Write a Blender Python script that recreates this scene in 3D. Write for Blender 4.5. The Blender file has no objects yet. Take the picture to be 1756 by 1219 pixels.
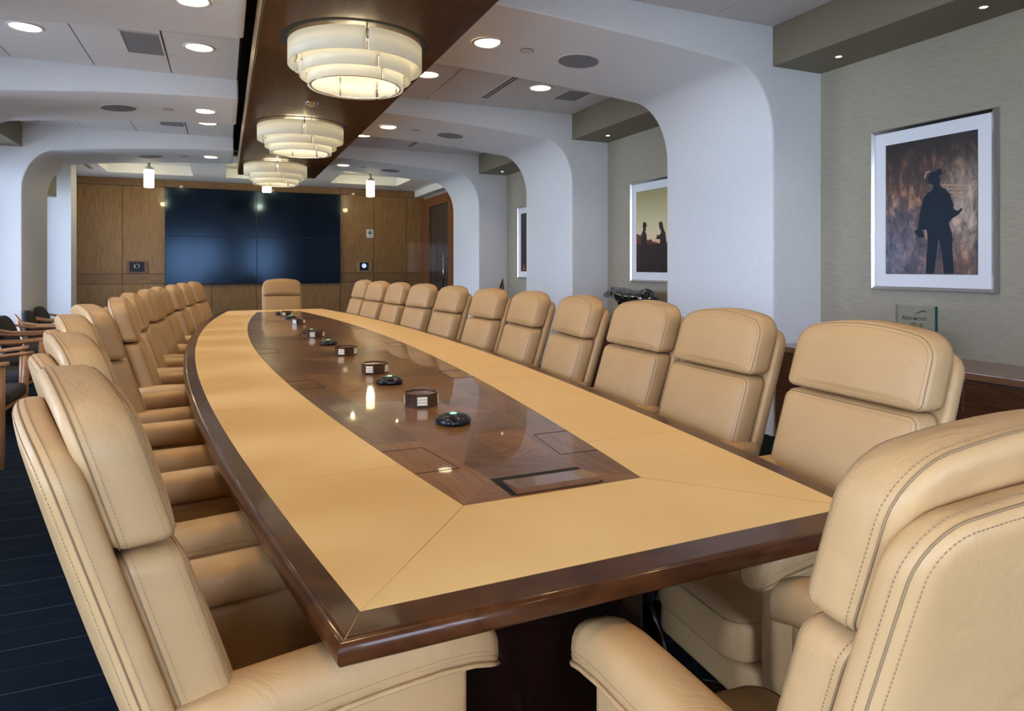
import bpy, bmesh, math, random
from mathutils import Vector, Matrix
random.seed(7)
SC = bpy.context.scene
COL = SC.collection
PI = math.pi

# ------------------------------------------------------------------ camera, world, light, exposure
CAM_H = 1.24
cam_d = bpy.data.cameras.new('camera')
cam = bpy.data.objects.new('camera', cam_d)
COL.objects.link(cam)
cam.location = (0, 0, CAM_H)
cam.rotation_euler = (PI / 2, 0, -math.radians(23.4))
cam_d.sensor_width = 36.0
cam_d.sensor_fit = 'HORIZONTAL'
cam_d.lens = 36.0 * 1142.5 / 1756.0
cam_d.shift_y = -(609.5 - 457.4) / 1756.0
cam_d.clip_start = 0.02
SC.camera = cam

SC.view_settings.view_transform = 'Standard'
SC.view_settings.look = 'None'
SC.view_settings.gamma = 1.0
SC.view_settings.use_curve_mapping = False
SC.view_settings.exposure = 0.0

w = bpy.data.worlds.new('daylight')
SC.world = w
w.use_nodes = True
wn = w.node_tree.nodes
wl = w.node_tree.links
bg = wn['Background']
geo = wn.new('ShaderNodeTexCoord')
sep = wn.new('ShaderNodeSeparateXYZ')
wl.new(geo.outputs['Generated'], sep.inputs[0])
mr = wn.new('ShaderNodeMapRange')
mr.inputs[1].default_value = -0.15
mr.inputs[2].default_value = 0.25
wl.new(sep.outputs['Z'], mr.inputs[0])
mixc = wn.new('ShaderNodeMix')
mixc.data_type = 'RGBA'
mixc.inputs[6].default_value = (0.30, 0.36, 0.42, 1)     # hazy ground
mixc.inputs[7].default_value = (0.60, 0.73, 1.0, 1)      # sky
wl.new(mr.outputs[0], mixc.inputs[0])
wl.new(mixc.outputs[2], bg.inputs[0])
bg.inputs[1].default_value = 18.0
DAY = 1.0
DOWN_W = 24.0
CHAND_W = 5.5
PEND_W = 9.0
WARM = (1.0, 0.67, 0.33)

# room numbers (metres)
XL, XR = -2.06, 3.364        # inner faces of the columns
WL, WR = -2.50, 3.80         # outer walls
Y0, SP, TH = 3.39, 2.793, 1.16
ZS, ZT = 2.577, 2.84         # soffit underside, ceiling
ZP = 2.49                    # hung wood panel underside
PX0, PX1 = 0.176, 1.185      # hung wood panel
OX0, OX1 = 0.115, 1.245      # slot between the two ceilings
YB, YF = -2.6, 13.35         # back and far wall
ZF = 2.79                    # ceiling of the far bay
XC = 0.652

# ------------------------------------------------------------------ materials
def mat(name, col, rough=0.5, metal=0.0, coat=0.0, spec=0.5, emit=None, es=0.0):
    m = bpy.data.materials.new(name)
    m.use_nodes = True
    b = m.node_tree.nodes['Principled BSDF']
    b.inputs['Base Color'].default_value = (*col, 1)
    b.inputs['Roughness'].default_value = rough
    b.inputs['Metallic'].default_value = metal
    b.inputs['Coat Weight'].default_value = coat
    b.inputs['Coat Roughness'].default_value = 0.03
    b.inputs['Specular IOR Level'].default_value = spec
    if emit:
        b.inputs['Emission Color'].default_value = (*emit, 1)
        b.inputs['Emission Strength'].default_value = es
    return m

def nodes(m):
    return m.node_tree.nodes, m.node_tree.links, m.node_tree.nodes['Principled BSDF']

def noisy(m, c1, c2, scale=(1, 1, 1), nscale=5, detail=6, coord='Object', bump=0.0, dist=0.002, lo=0.3, hi=0.7, distort=0.0):
    n, l, b = nodes(m)
    tc = n.new('ShaderNodeTexCoord')
    mp = n.new('ShaderNodeMapping')
    mp.inputs['Scale'].default_value = scale
    l.new(tc.outputs[coord], mp.inputs[0])
    t = n.new('ShaderNodeTexNoise')
    t.inputs['Scale'].default_value = nscale
    t.inputs['Detail'].default_value = detail
    t.inputs['Distortion'].default_value = distort
    l.new(mp.outputs[0], t.inputs['Vector'])
    cr = n.new('ShaderNodeValToRGB')
    cr.color_ramp.elements[0].position = lo
    cr.color_ramp.elements[0].color = (*c1, 1)
    cr.color_ramp.elements[1].position = hi
    cr.color_ramp.elements[1].color = (*c2, 1)
    l.new(t.outputs[0], cr.inputs[0])
    l.new(cr.outputs[0], b.inputs['Base Color'])
    if bump:
        bp = n.new('ShaderNodeBump')
        bp.inputs['Strength'].default_value = bump
        bp.inputs['Distance'].default_value = dist
        l.new(t.outputs[0], bp.inputs['Height'])
        l.new(bp.outputs[0], b.inputs['Normal'])
    return m

M = {}
M['white'] = noisy(mat('white_paint', (.8, .8, .8), 0.6), (.78, .79, .82), (.82, .83, .86), nscale=40, bump=0.05)
M['tile'] = noisy(mat('ceiling_tile', (.7, .7, .7), 0.8), (.66, .645, .65), (.71, .69, .70), nscale=120, bump=0.1)
M['olive'] = mat('olive_paint', (.21, .18, .125), 0.6)
M['void'] = mat('dark_void', (.01, .01, .01), 0.9)
M['trimwhite'] = mat('white_trim', (.75, .75, .75), 0.4)
M['grille'] = mat('grey_grille', (.22, .22, .24), 0.6)
M['black'] = mat('black_plastic', (.004, .007, .014), 0.3, coat=0.15, spec=.3)
M['blackmatte'] = mat('black_matte', (.012, .012, .012), 0.6)
M['steel'] = mat('brushed_steel', (.62, .62, .62), 0.22, metal=1)
M['brass'] = mat('satin_brass', (.42, .30, .15), 0.35, metal=0.8)
M['base_green'] = mat('dark_baseboard', (.012, .022, .022), 0.4)
M['matboard'] = mat('white_matboard', (.82, .84, .9), 0.6)

# woven wallpaper
m = mat('woven_wallpaper', (.4, .38, .33), 0.8)
M['wallpaper'] = noisy(m, (.34, .305, .235), (.42, .385, .305), scale=(1, 1, 14), nscale=14, detail=8, bump=0.06)

# leather of chairs
m = mat('tan_leather', (.6, .45, .3), 0.42, spec=0.32)
M['leather'] = noisy(m, (.49, .305, .138), (.535, .34, .160), nscale=3, detail=3, lo=.35, hi=.65)
n, l, b = nodes(m)
t2 = n.new('ShaderNodeTexNoise'); t2.inputs['Scale'].default_value = 420; t2.inputs['Detail'].default_value = 2
t3 = n.new('ShaderNodeTexNoise'); t3.inputs['Scale'].default_value = 9; t3.inputs['Detail'].default_value = 4; t3.inputs['Distortion'].default_value = 1.2
tcx = n.new('ShaderNodeTexCoord'); l.new(tcx.outputs['Object'], t2.inputs['Vector']); l.new(tcx.outputs['Object'], t3.inputs['Vector'])
b1 = n.new('ShaderNodeBump'); b1.inputs['Strength'].default_value = .12; b1.inputs['Distance'].default_value = .001
b2 = n.new('ShaderNodeBump'); b2.inputs['Strength'].default_value = .35; b2.inputs['Distance'].default_value = .012
l.new(t2.outputs[0], b1.inputs['Height']); l.new(t3.outputs[0], b2.inputs['Height']); l.new(b2.outputs[0], b1.inputs['Normal']); l.new(b1.outputs[0], b.inputs['Normal'])
M['piping'] = mat('leather_piping', (.27, .18, .095), 0.7, spec=.1)
M['stitch'] = mat('stitch_thread', (.30, .20, .11), 0.7)
M['table_leather'] = noisy(mat('table_leather', (.7, .5, .25), 0.45, spec=0.35), (.74, .495, .200), (.78, .535, .230), nscale=4, detail=6, bump=0.04)

def wood(name, c1, c2, sc, nscale, rough, coat, coord='Object', bump=0.0, distort=0.6):
    m = mat(name, c1, rough, coat=coat, spec=.22)
    noisy(m, c1, c2, scale=sc, nscale=nscale, detail=8, coord=coord, bump=bump, lo=.3, hi=.72, distort=distort)
    return m
M['wallwood'] = wood('panel_wood_vertical', (.22, .115, .040), (.36, .20, .082), (9, 9, .7), 6, .33, .25, distort=.3)
M['wallwood_h'] = wood('panel_wood_horizontal', (.20, .105, .042), (.30, .165, .075), (.7, 9, 12), 6, .33, .25, distort=.3)
M['panelwood'] = wood('ceiling_panel_wood', (.060, .024, .007), (.105, .044, .014), (6, .5, 6), 5, .42, .08, distort=.4)
M['panelwood'].node_tree.nodes['Principled BSDF'].inputs['Specular IOR Level'].default_value = .12
M['rimwood'] = wood('table_rim_wood', (.040, .012, .004), (.095, .032, .010), (1.2, 1.2, 1.2), 6, .28, .3, distort=2.5)
M['inlay'] = wood('table_inlay_wood', (.15, .060, .015), (.30, .138, .042), (1.5, 14, 1), 4, .3, .65, coord='UV', distort=.8)
m = M['inlay']; n, l, b = nodes(m)
at_ = n.new('ShaderNodeAttribute'); at_.attribute_name = 'tone'
mu = n.new('ShaderNodeMix'); mu.data_type = 'RGBA'; mu.blend_type = 'MULTIPLY'; mu.inputs[0].default_value = 1
l.new(b.inputs['Base Color'].links[0].from_socket, mu.inputs[6]); l.new(at_.outputs['Fac'], mu.inputs[7]); l.new(mu.outputs[2], b.inputs['Base Color'])
M['basewood'] = wood('table_base_wood', (.012, .004, .002), (.026, .008, .004), (8, 8, .8), 5, .25, .6)
M['cabwood'] = wood('cabinet_wood', (.055, .020, .009), (.12, .050, .022), (1, 1, 12), 6, .3, .5)
M['cabtop'] = wood('cabinet_top_wood', (.16, .075, .040), (.22, .11, .06), (8, .8, 1), 6, .25, .6)
M['armwood'] = wood('guest_chair_wood', (.34, .16, .07), (.46, .24, .115), (9, 9, 2), 5, .35, .3)
M['doorwood'] = wood('door_frame_wood', (.13, .045, .016), (.21, .08, .03), (9, 9, .7), 6, .35, .3)
M['fabric'] = noisy(mat('charcoal_fabric', (.03, .03, .035), 0.9), (.018, .018, .022), (.04, .04, .048), nscale=160, bump=.2)
M['coaster'] = wood('coaster_box_wood', (.035, .014, .008), (.08, .035, .02), (8, 8, 8), 5, .2, 1.0)

# carpet with thin stripes running across the room
m = mat('navy_carpet', (.01, .02, .035), 1.0, spec=.1)
n, l, b = nodes(m)
tc = n.new('ShaderNodeTexCoord'); sp_ = n.new('ShaderNodeSeparateXYZ'); l.new(tc.outputs['Object'], sp_.inputs[0])
nz = n.new('ShaderNodeTexNoise'); nz.inputs['Scale'].default_value = 260; nz.inputs['Detail'].default_value = 3; l.new(tc.outputs['Object'], nz.inputs['Vector'])
wob = n.new('ShaderNodeMath'); wob.operation = 'MULTIPLY_ADD'; wob.inputs[1].default_value = .004
l.new(nz.outputs[0], wob.inputs[0]); l.new(sp_.outputs['Y'], wob.inputs[2])
def stripe(period, off, wd):
    a = n.new('ShaderNodeMath'); a.operation = 'ADD'; a.inputs[1].default_value = off; l.new(wob.outputs[0], a.inputs[0])
    d = n.new('ShaderNodeMath'); d.operation = 'PINGPONG'; d.inputs[1].default_value = period / 2; l.new(a.outputs[0], d.inputs[0])
    s = n.new('ShaderNodeMath'); s.operation = 'LESS_THAN'; s.inputs[1].default_value = wd; l.new(d.outputs[0], s.inputs[0])
    return s
s1 = stripe(.2693, -2.359 + .2693 * 20, .0016)
s2 = stripe(.2693, -2.359 + .2693 * 20.5, .0014)
base = n.new('ShaderNodeValToRGB'); base.color_ramp.elements[0].position = .3; base.color_ramp.elements[1].position = .7
base.color_ramp.elements[0].color = (.0015, .005, .010, 1); base.color_ramp.elements[1].color = (.0045, .0105, .019, 1)
l.new(nz.outputs[0], base.inputs[0])
mA = n.new('ShaderNodeMix'); mA.data_type = 'RGBA'; mA.inputs[7].default_value = (.06, .08, .10, 1)
mB = n.new('ShaderNodeMix'); mB.data_type = 'RGBA'; mB.inputs[7].default_value = (.035, .030, .034, 1)
l.new(base.outputs[0], mA.inputs[6]); l.new(s1.outputs[0], mA.inputs[0])
l.new(mA.outputs[2], mB.inputs[6]); l.new(s2.outputs[0], mB.inputs[0])
l.new(mB.outputs[2], b.inputs['Base Color'])
bpn = n.new('ShaderNodeBump'); bpn.inputs['Strength'].default_value = .3; bpn.inputs['Distance'].default_value = .003
l.new(nz.outputs[0], bpn.inputs['Height']); l.new(bpn.outputs[0], b.inputs['Normal'])
M['carpet'] = m

# window glass that lets daylight through
m = bpy.data.materials.new('window_glass'); m.use_nodes = True
n = m.node_tree.nodes; l = m.node_tree.links; n.remove(n['Principled BSDF'])
tr = n.new('ShaderNodeBsdfTransparent'); gl = n.new('ShaderNodeBsdfGlossy'); gl.inputs['Roughness'].default_value = .02
fr = n.new('ShaderNodeFresnel'); mx = n.new('ShaderNodeMixShader')
l.new(fr.outputs[0], mx.inputs[0]); l.new(tr.outputs[0], mx.inputs[1]); l.new(gl.outputs[0], mx.inputs[2])
l.new(mx.outputs[0], n['Material Output'].inputs[0])
M['glass'] = m
# clear greenish award glass
m = bpy.data.materials.new('award_glass'); m.use_nodes = True
n = m.node_tree.nodes; l = m.node_tree.links; n.remove(n['Principled BSDF'])
tr = n.new('ShaderNodeBsdfTransparent'); tr.inputs[0].default_value = (.93, .98, .975, 1); gl = n.new('ShaderNodeBsdfGlossy'); gl.inputs['Roughness'].default_value = .02
fr = n.new('ShaderNodeFresnel'); mx = n.new('ShaderNodeMixShader')
l.new(fr.outputs[0], mx.inputs[0]); l.new(tr.outputs[0], mx.inputs[1]); l.new(gl.outputs[0], mx.inputs[2])
l.new(mx.outputs[0], n['Material Output'].inputs[0])
M['awardglass'] = m
# frosted lamp glass
def frosted(name, es, col=(1, .90, .68)):
    m = bpy.data.materials.new(name); m.use_nodes = True
    n = m.node_tree.nodes; l = m.node_tree.links; b = n['Principled BSDF']
    b.inputs['Base Color'].default_value = (.86, .86, .80, 1); b.inputs['Roughness'].default_value = .25
    b.inputs['Emission Color'].default_value = (*col, 1); b.inputs['Emission Strength'].default_value = es
    tl = n.new('ShaderNodeBsdfTranslucent'); tl.inputs[0].default_value = (.95, .92, .80, 1)
    mx = n.new('ShaderNodeMixShader'); mx.inputs[0].default_value = .5
    l.new(b.outputs[0], mx.inputs[1]); l.new(tl.outputs[0], mx.inputs[2]); l.new(mx.outputs[0], n['Material Output'].inputs[0])
    return m
M['frost'] = frosted('frosted_glass', .15)
M['pendglass'] = frosted('pendant_glass', 5.0, (1, .92, .62))
M['bulb'] = mat('lit_bulb', (1, .9, .7), emit=(1, .90, .70), es=5)
M['lens'] = mat('lit_downlight_lens', (1, .9, .7), emit=(1, .83, .52), es=9)
M['minilens'] = mat('lit_spot_lens', (1, .95, .9), emit=(1, .93, .8), es=14)
M['cove'] = mat('lit_cove_strip', (1, .9, .7), emit=(1, .87, .5), es=4)
M['green_led'] = mat('green_led', (.1, .8, .4), emit=(.35, 1, .6), es=1.2)
M['blueled'] = mat('white_ring_led', (.5, .6, .8), emit=(.6, .75, 1), es=.7)

# video wall glass
m = mat('display_glass', (.003, .005, .010), .14, spec=.4)
m.node_tree.nodes['Principled BSDF'].inputs['Specular Tint'].default_value = (.42, .66, 1, 1)
M['display'] = m
M['screen_edge'] = mat('display_bezel', (.004, .004, .005), .4)

# ------------------------------------------------------------------ mesh helpers
def bx(bm, x0, x1, y0, y1, z0, z1, mi=0, bev=0.0):
    vs = [bm.verts.new((x, y, z)) for x in (x0, x1) for y in (y0, y1) for z in (z0, z1)]
    fs = []
    for idx in ((0, 1, 3, 2), (4, 6, 7, 5), (0, 4, 5, 1), (2, 3, 7, 6), (0, 2, 6, 4), (1, 5, 7, 3)):
        f = bm.faces.new([vs[i] for i in idx]); f.material_index = mi; fs.append(f)
    if bev > 0:
        es = set(e for f in fs for e in f.edges)
        bmesh.ops.bevel(bm, geom=list(es), offset=bev, segments=2, affect='EDGES', profile=.7)

def prism(bm, pts, axis, a0, a1, mi=0):
    """extrude a 2D outline along an axis; pts are the two other coordinates in order"""
    def P(p, a):
        if axis == 'x': return (a, p[0], p[1])
        if axis == 'y': return (p[0], a, p[1])
        return (p[0], p[1], a)
    A = [bm.verts.new(P(p, a0)) for p in pts]; B = [bm.verts.new(P(p, a1)) for p in pts]
    n_ = len(pts)
    fs = [bm.faces.new(A[::-1]), bm.faces.new(B)]
    for i in range(n_):
        fs.append(bm.faces.new((A[i], A[(i + 1) % n_], B[(i + 1) % n_], B[i])))
    for f in fs: f.material_index = mi
    return fs

def tube(bm, pts, r, seg=8, closed=False, mi=0, flat=1.0):
    pts = [Vector(p) for p in pts]; rings = []; N = len(pts)
    rr = r if isinstance(r, (list, tuple)) else [r] * N
    prev = None
    for i, p in enumerate(pts):
        if closed: t = (pts[(i + 1) % N] - pts[i - 1]).normalized()
        else: t = (pts[min(i + 1, N - 1)] - pts[max(i - 1, 0)]).normalized()
        up = prev if prev is not None else (Vector((0, 0, 1)) if abs(t.z) < .9 else Vector((1, 0, 0)))
        a = (up - t * up.dot(t)).normalized(); b_ = t.cross(a); prev = a
        rings.append([bm.verts.new(p + (a * math.cos(2 * PI * k / seg) * flat + b_ * math.sin(2 * PI * k / seg)) * rr[i]) for k in range(seg)])
    for i in range(N if closed else N - 1):
        A, B = rings[i], rings[(i + 1) % N]
        for k in range(seg):
            f = bm.faces.new((A[k], A[(k + 1) % seg], B[(k + 1) % seg], B[k])); f.material_index = mi; f.smooth = True
    if not closed:
        f = bm.faces.new(rings[0][::-1]); f.material_index = mi
        f = bm.faces.new(rings[-1]); f.material_index = mi

def lathe(bm, prof, cx=0, cy=0, seg=32, mi=0, smooth=True):
    rings = []
    for r, z in prof:
        if r < 1e-5: rings.append([bm.verts.new((cx, cy, z))])
        else: rings.append([bm.verts.new((cx + r * math.cos(2 * PI * k / seg), cy + r * math.sin(2 * PI * k / seg), z)) for k in range(seg)])
    for A, B in zip(rings, rings[1:]):
        for k in range(seg):
            k2 = (k + 1) % seg
            if len(A) == 1 and len(B) == 1: continue
            if len(A) == 1: f = bm.faces.new((A[0], B[k2], B[k]))
            elif len(B) == 1: f = bm.faces.new((A[k], A[k2], B[0]))
            else: f = bm.faces.new((A[k], A[k2], B[k2], B[k]))
            f.material_index = mi; f.smooth = smooth

def outline(hw, zb, zt, d, rb, rt, crown, k=6, ns=10):
    """rounded rectangle (x,z), inset d, bottom / top corner radii, crowned top"""
    pts = []
    x = hw - d; z0 = zb + d; z1 = zt - d
    rb = max(rb - d, .003); rt = max(rt - d, .003)
    def arc(cx, cz, r, a0):
        return [(cx + r * math.cos(a0 + PI / 2 * i / k), cz + r * math.sin(a0 + PI / 2 * i / k)) for i in range(k + 1)]
    pts += arc(x - rt, z1 - rt, rt, 0)
    pts += [(x - rt - 2 * (x - rt) * i / ns, z1) for i in range(1, ns)]
    pts += arc(-x + rt, z1 - rt, rt, PI / 2)
    pts += [(-x, z1 - rt + (z0 + rb - z1 + rt) * i / ns) for i in range(1, ns)]
    pts += arc(-x + rb, z0 + rb, rb, PI)
    pts += [(-x + rb + 2 * (x - rb) * i / ns, z0) for i in range(1, ns)]
    pts += arc(x - rb, z0 + rb, rb, 3 * PI / 2)
    pts += [(x, z0 + rb + (z1 - rt - z0 - rb) * i / ns) for i in range(1, ns)]
    H = zt - zb
    return [(px, pz - crown * (px / hw) ** 2 * max(0, (pz - zb) / H)) for px, pz in pts]

def pillow(bm, hw, zb, zt, T, rb, rt, re, crown=0.0, puff=0.015, puffb=0.0, xf=None, reb=None):
    """cushion: outline in x,z; back at y=0, front at y=T. returns ring function for seams"""
    reb = re if reb is None else reb
    xf = xf or (lambda p: p)
    spec = []
    for i in range(5):
        a = PI / 2 * i / 4
        spec.append((reb * (1 - math.sin(a)), reb * (1 - math.cos(a))))
    for i in range(1, 6):
        a = PI / 2 * i / 5
        spec.append((re * (1 - math.cos(a)), T - re + re * math.sin(a)))
    if T - re > reb + .02:
        spec.insert(5, (0, (reb + T - re) / 2))
    rings = [[(x, y, z) for x, z in outline(hw, zb, zt, d, rb, rt, crown)] for d, y in spec]
    zc = (zb + zt) / 2; hz_ = (zt - zb) / 2
    def scaled(ring, y0, s, pf, sgn):
        out = []
        for x, y, z in ring:
            out.append((x * s, y0 + sgn * pf * (1 - (x * s / hw) ** 2) * (1 - ((z - zc) * s / hz_) ** 2), zc + (z - zc) * s))
        return out
    front = [scaled(rings[-1], T, s, puff, 1) for s in (.94, .85, .7, .5, .28)]
    backr = [scaled(rings[0], 0, s, puffb, -1) for s in (.28, .5, .7, .85, .94)]
    allr = backr + rings + front
    V = [[bm.verts.new(xf(Vector(p))) for p in r] for r in allr]
    N = len(V[0])
    for A, B in zip(V, V[1:]):
        for k in range(N):
            f = bm.faces.new((A[k], B[k], B[(k + 1) % N], A[(k + 1) % N])); f.smooth = True
    c0 = bm.verts.new(xf(Vector((0, -puffb, zc)))); c1 = bm.verts.new(xf(Vector((0, T + puff, zc))))
    for k in range(N):
        f = bm.faces.new((c0, V[0][k], V[0][(k + 1) % N])); f.smooth = True
        f = bm.faces.new((c1, V[-1][(k + 1) % N], V[-1][k])); f.smooth = True
    def ring(d, y, off=0.0):
        return [xf(Vector((x, y, z))) for x, z in outline(hw + off, zb - off, zt + off, d, rb + off, rt + off, crown)]
    return ring

def dashes(bm, pts, closed=True, L=.0030, gap=.0020, wd=.00055, hgt=.00055):
    """little thread stitches following a path"""
    pts = [Vector(p) for p in pts]
    if closed: pts = pts + [pts[0]]
    acc = 0.0; step = L + gap; pos = 0.0
    segs = []
    tot = sum((b_ - a).length for a, b_ in zip(pts, pts[1:]))
    def at(s):
        for a, b_ in zip(pts, pts[1:]):
            d = (b_ - a).length
            if s <= d or (b_ is pts[-1]): return a + (b_ - a) * min(1, s / max(d, 1e-9))
            s -= d
        return pts[-1]
    i = 0
    while pos + L < tot:
        a, b_ = at(pos), at(pos + L)
        t = b_ - a
        if t.length > 1e-5:
            t.normalize()
            u = t.orthogonal().normalized(); v = t.cross(u)
            A = [bm.verts.new(a + u * wd * c + v * hgt * s) for c, s in ((1, 0), (0, 1), (-1, 0), (0, -1))]
            B = [bm.verts.new(b_ + u * wd * c + v * hgt * s) for c, s in ((1, 0), (0, 1), (-1, 0), (0, -1))]
            for k in range(4): bm.faces.new((A[k], A[(k + 1) % 4], B[(k + 1) % 4], B[k]))
        pos += step

def obj(name, bm, m, parent=None, smooth=None, loc=None, weight=False):
    bmesh.ops.recalc_face_normals(bm, faces=bm.faces[:])
    me = bpy.data.meshes.new(name); bm.to_mesh(me); bm.free()
    for x in (m if isinstance(m, (list, tuple)) else [m]): me.materials.append(x)
    if smooth is not None:
        for p in me.polygons: p.use_smooth = smooth
    o = bpy.data.objects.new(name, me); COL.objects.link(o)
    if parent: o.parent = parent
    if loc: o.location = loc
    return o

def tag(o, label=None, cat=None, group=None, kind=None):
    if label: o['label'] = label
    if cat: o['category'] = cat
    if group: o['group'] = group
    if kind: o['kind'] = kind
    return o

def thing(name, label, cat, loc=(0, 0, 0), rz=0, group=None):
    o = bpy.data.objects.new(name, None); COL.objects.link(o)
    o.location = loc; o.rotation_euler = (0, 0, rz); o.empty_display_size = .1
    return tag(o, label, cat, group)

def struct(name, bm, m, parent=None):
    o = obj(name, bm, m, parent)
    if parent is None: o['kind'] = 'structure'
    return o

def dup(root, loc, rz, label=None, group=None):
    r = root.copy(); COL.objects.link(r); r.location = loc; r.rotation_euler = (0, 0, rz)
    if label: r['label'] = label
    if group: r['group'] = group
    for ch in list(root.children):
        c = ch.copy(); COL.objects.link(c); c.parent = r
        for g in list(ch.children):
            d = g.copy(); COL.objects.link(d); d.parent = c
    return r

def lamp(name, kind, loc, power, col, parent=None, **kw):
    L = bpy.data.lights.new(name, kind); L.energy = power; L.color = col
    for k, v in kw.items(): setattr(L, k, v)
    o = bpy.data.objects.new(name, L); COL.objects.link(o); o.location = loc
    if parent: o.parent = parent
    return o

# ------------------------------------------------------------------ room shell
bm = bmesh.new(); bx(bm, WL - .3, WR + .3, YB - .3, YF + .3, -.12, 0); struct('floor', bm, M['carpet'])

# arched frames: a beam with two columns, rounded inner corners, slightly domed underside
def arch_profile():
    hw = (XR - XL) / 2
    r = []                                  # right half, from floor up to the centre
    r.append((hw, 0)); r.append((hw, 1.2)); r.append((hw, 2.05))
    for i in range(1, 13):
        a = PI / 2 * i / 12
        r.append((hw - .34 * (1 - math.cos(a)), 2.10 + .465 * math.sin(a) ** 1.0))
    top = []
    x0 = hw - .34
    for i in range(1, 13):
        x = x0 * (1 - i / 12)
        top.append((x, 2.565 + .125 * (1 - (x / x0) ** 2) ** 1.0))
    return r + top

def make_arch(name, ya, yb):
    bm = bmesh.new()
    half = arch_profile()
    for s in (1, -1):
        # beam stops at the slot beside the hung wood panel
        lim = (OX1 - XC) if s > 0 else (XC - OX0)
        inner = [p for p in half if p[0] > lim]
        zc = [p for p in half if p[0] <= lim][0]
        inner.append((lim, 2.565 + .125 * (1 - (lim / ((XR - XL) / 2 - .34)) ** 2)))
        outw = ((WR if s > 0 else -WL + 2 * XC) - XC) + .02
        if s < 0: outw = XC - WL + .02
        poly = inner + [(lim, ZT + .02), (outw, ZT + .02), (outw, 0)]
        prism(bm, [(XC + s * x, z) for x, z in poly], 'y', ya, yb)
    o = struct(name, bm, M['white'])
    for p in o.data.polygons:
        n_ = p.normal
        p.use_smooth = abs(n_.y) < .5 and len(p.vertices) == 4
    md = o.modifiers.new('bevel', 'BEVEL'); md.width = .012; md.segments = 2; md.limit_method = 'ANGLE'; md.angle_limit = math.radians(50)
    return o
arches = [(Y0 - SP, Y0 - SP + TH), (Y0, Y0 + TH), (Y0 + SP, Y0 + SP + TH), (Y0 + 2 * SP, Y0 + 2 * SP + TH)]
for i, (a, b_) in enumerate(arches):
    make_arch('wall_arch_%d' % (i + 1), a, b_)
# narrow pilaster of the last window bay (left only)
bm = bmesh.new(); bx(bm, WL - .02, -2.07, 11.62, 12.02, 0, ZF); struct('wall_pilaster', bm, M['white'])

# outer walls
bays = [(YB, arches[0][0]), (arches[0][1], arches[1][0]), (arches[1][1], arches[2][0]), (arches[2][1], arches[3][0]), (arches[3][1], YF)]
bm = bmesh.new(); bx(bm, WR, WR + .2, YB - .2, YF + .2, 0, 3.1); struct('wall_right', bm, M['wallpaper'])
wins = [(YB + .5, arches[0][0] - .12), (arches[0][1] + .08, arches[1][0] - .08), (arches[1][1] + .08, arches[2][0] - .08), (arches[2][1] + .08, arches[3][0] - .08), (arches[3][1] + .08, 11.54), (12.1, 12.95)]
WZ0, WZ1 = .42, 2.46
bm = bmesh.new()
ys = YB - .2
for a, b_ in wins:
    bx(bm, WL - .2, WL, ys, a, 0, 3.1); bx(bm, WL - .2, WL, a, b_, 0, WZ0); bx(bm, WL - .2, WL, a, b_, WZ1, 3.1); ys = b_
bx(bm, WL - .2, WL, ys, YF + .2, 0, 3.1)
struct('wall_left', bm, M['white'])
def window(k, axis, c, a, b_, z0, z1, inward):
    fr_ = bmesh.new(); g = bmesh.new()
    def B(bm_, u0, u1, z0_, z1_, t0, t1):
        if axis == 'x': bx(bm_, c + min(t0, t1), c + max(t0, t1), u0, u1, z0_, z1_)
        else: bx(bm_, u0, u1, c + min(t0, t1), c + max(t0, t1), z0_, z1_)
    t0, t1 = -.05, -.11
    B(fr_, a, a + .04, z0, z1, t0, t1); B(fr_, b_ - .04, b_, z0, z1, t0, t1)
    B(fr_, a + .04, b_ - .04, z0, z0 + .04, t0, t1); B(fr_, a + .04, b_ - .04, z1 - .04, z1, t0, t1)
    mid = (a + b_) / 2
    B(fr_, mid - .02, mid + .02, z0 + .04, z1 - .04, t0, t1)
    f = struct('window_%d' % k, fr_, M['trimwhite'])
    B(g, a + .04, mid - .02, z0 + .04, z1 - .04, -.075, -.081); B(g, mid + .02, b_ - .04, z0 + .04, z1 - .04, -.075, -.081)
    obj('pane', g, M['glass'], f)
    # daylight portal just outside
    L = bpy.data.lights.new('daylight_portal', 'AREA'); L.shape = 'RECTANGLE'; L.size = (b_ - a); L.size_y = (z1 - z0)
    L.cycles.is_portal = True
    o = bpy.data.objects.new('daylight_portal', L); COL.objects.link(o)
    if axis == 'x': o.location = (c - .16, mid, (z0 + z1) / 2); o.rotation_euler = (PI / 2, 0, -PI / 2)
    else: o.location = (mid, c - .16, (z0 + z1) / 2); o.rotation_euler = (PI / 2, 0, 0); 
    return f
for i, (a, b_) in enumerate(wins): window(i + 1, 'x', WL, a, b_, WZ0, WZ1, 1)
# wall behind the viewpoint with two tall windows
bwin = [(-2.15, -.15), (.85, 2.05)]
bm = bmesh.new(); xs = WL - .2
for a, b_ in bwin:
    bx(bm, xs, a, YB - .2, YB, 0, 3.1); bx(bm, a, b_, YB - .2, YB, 0, .55); bx(bm, a, b_, YB - .2, YB, 2.3, 3.1); xs = b_
bx(bm, xs, WR + .2, YB - .2, YB, 0, 3.1)
struct('wall_near', bm, M['white'])
for i, (a, b_) in enumerate(bwin): window(7 + i, 'y', YB, a, b_, .55, 2.3, 1)
for o in [o for o in bpy.data.objects if o.name.startswith('daylight_portal')]:
    if abs(o.location.y - (YB - .16)) < .01: o.rotation_euler = (-PI / 2, 0, 0)

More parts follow.
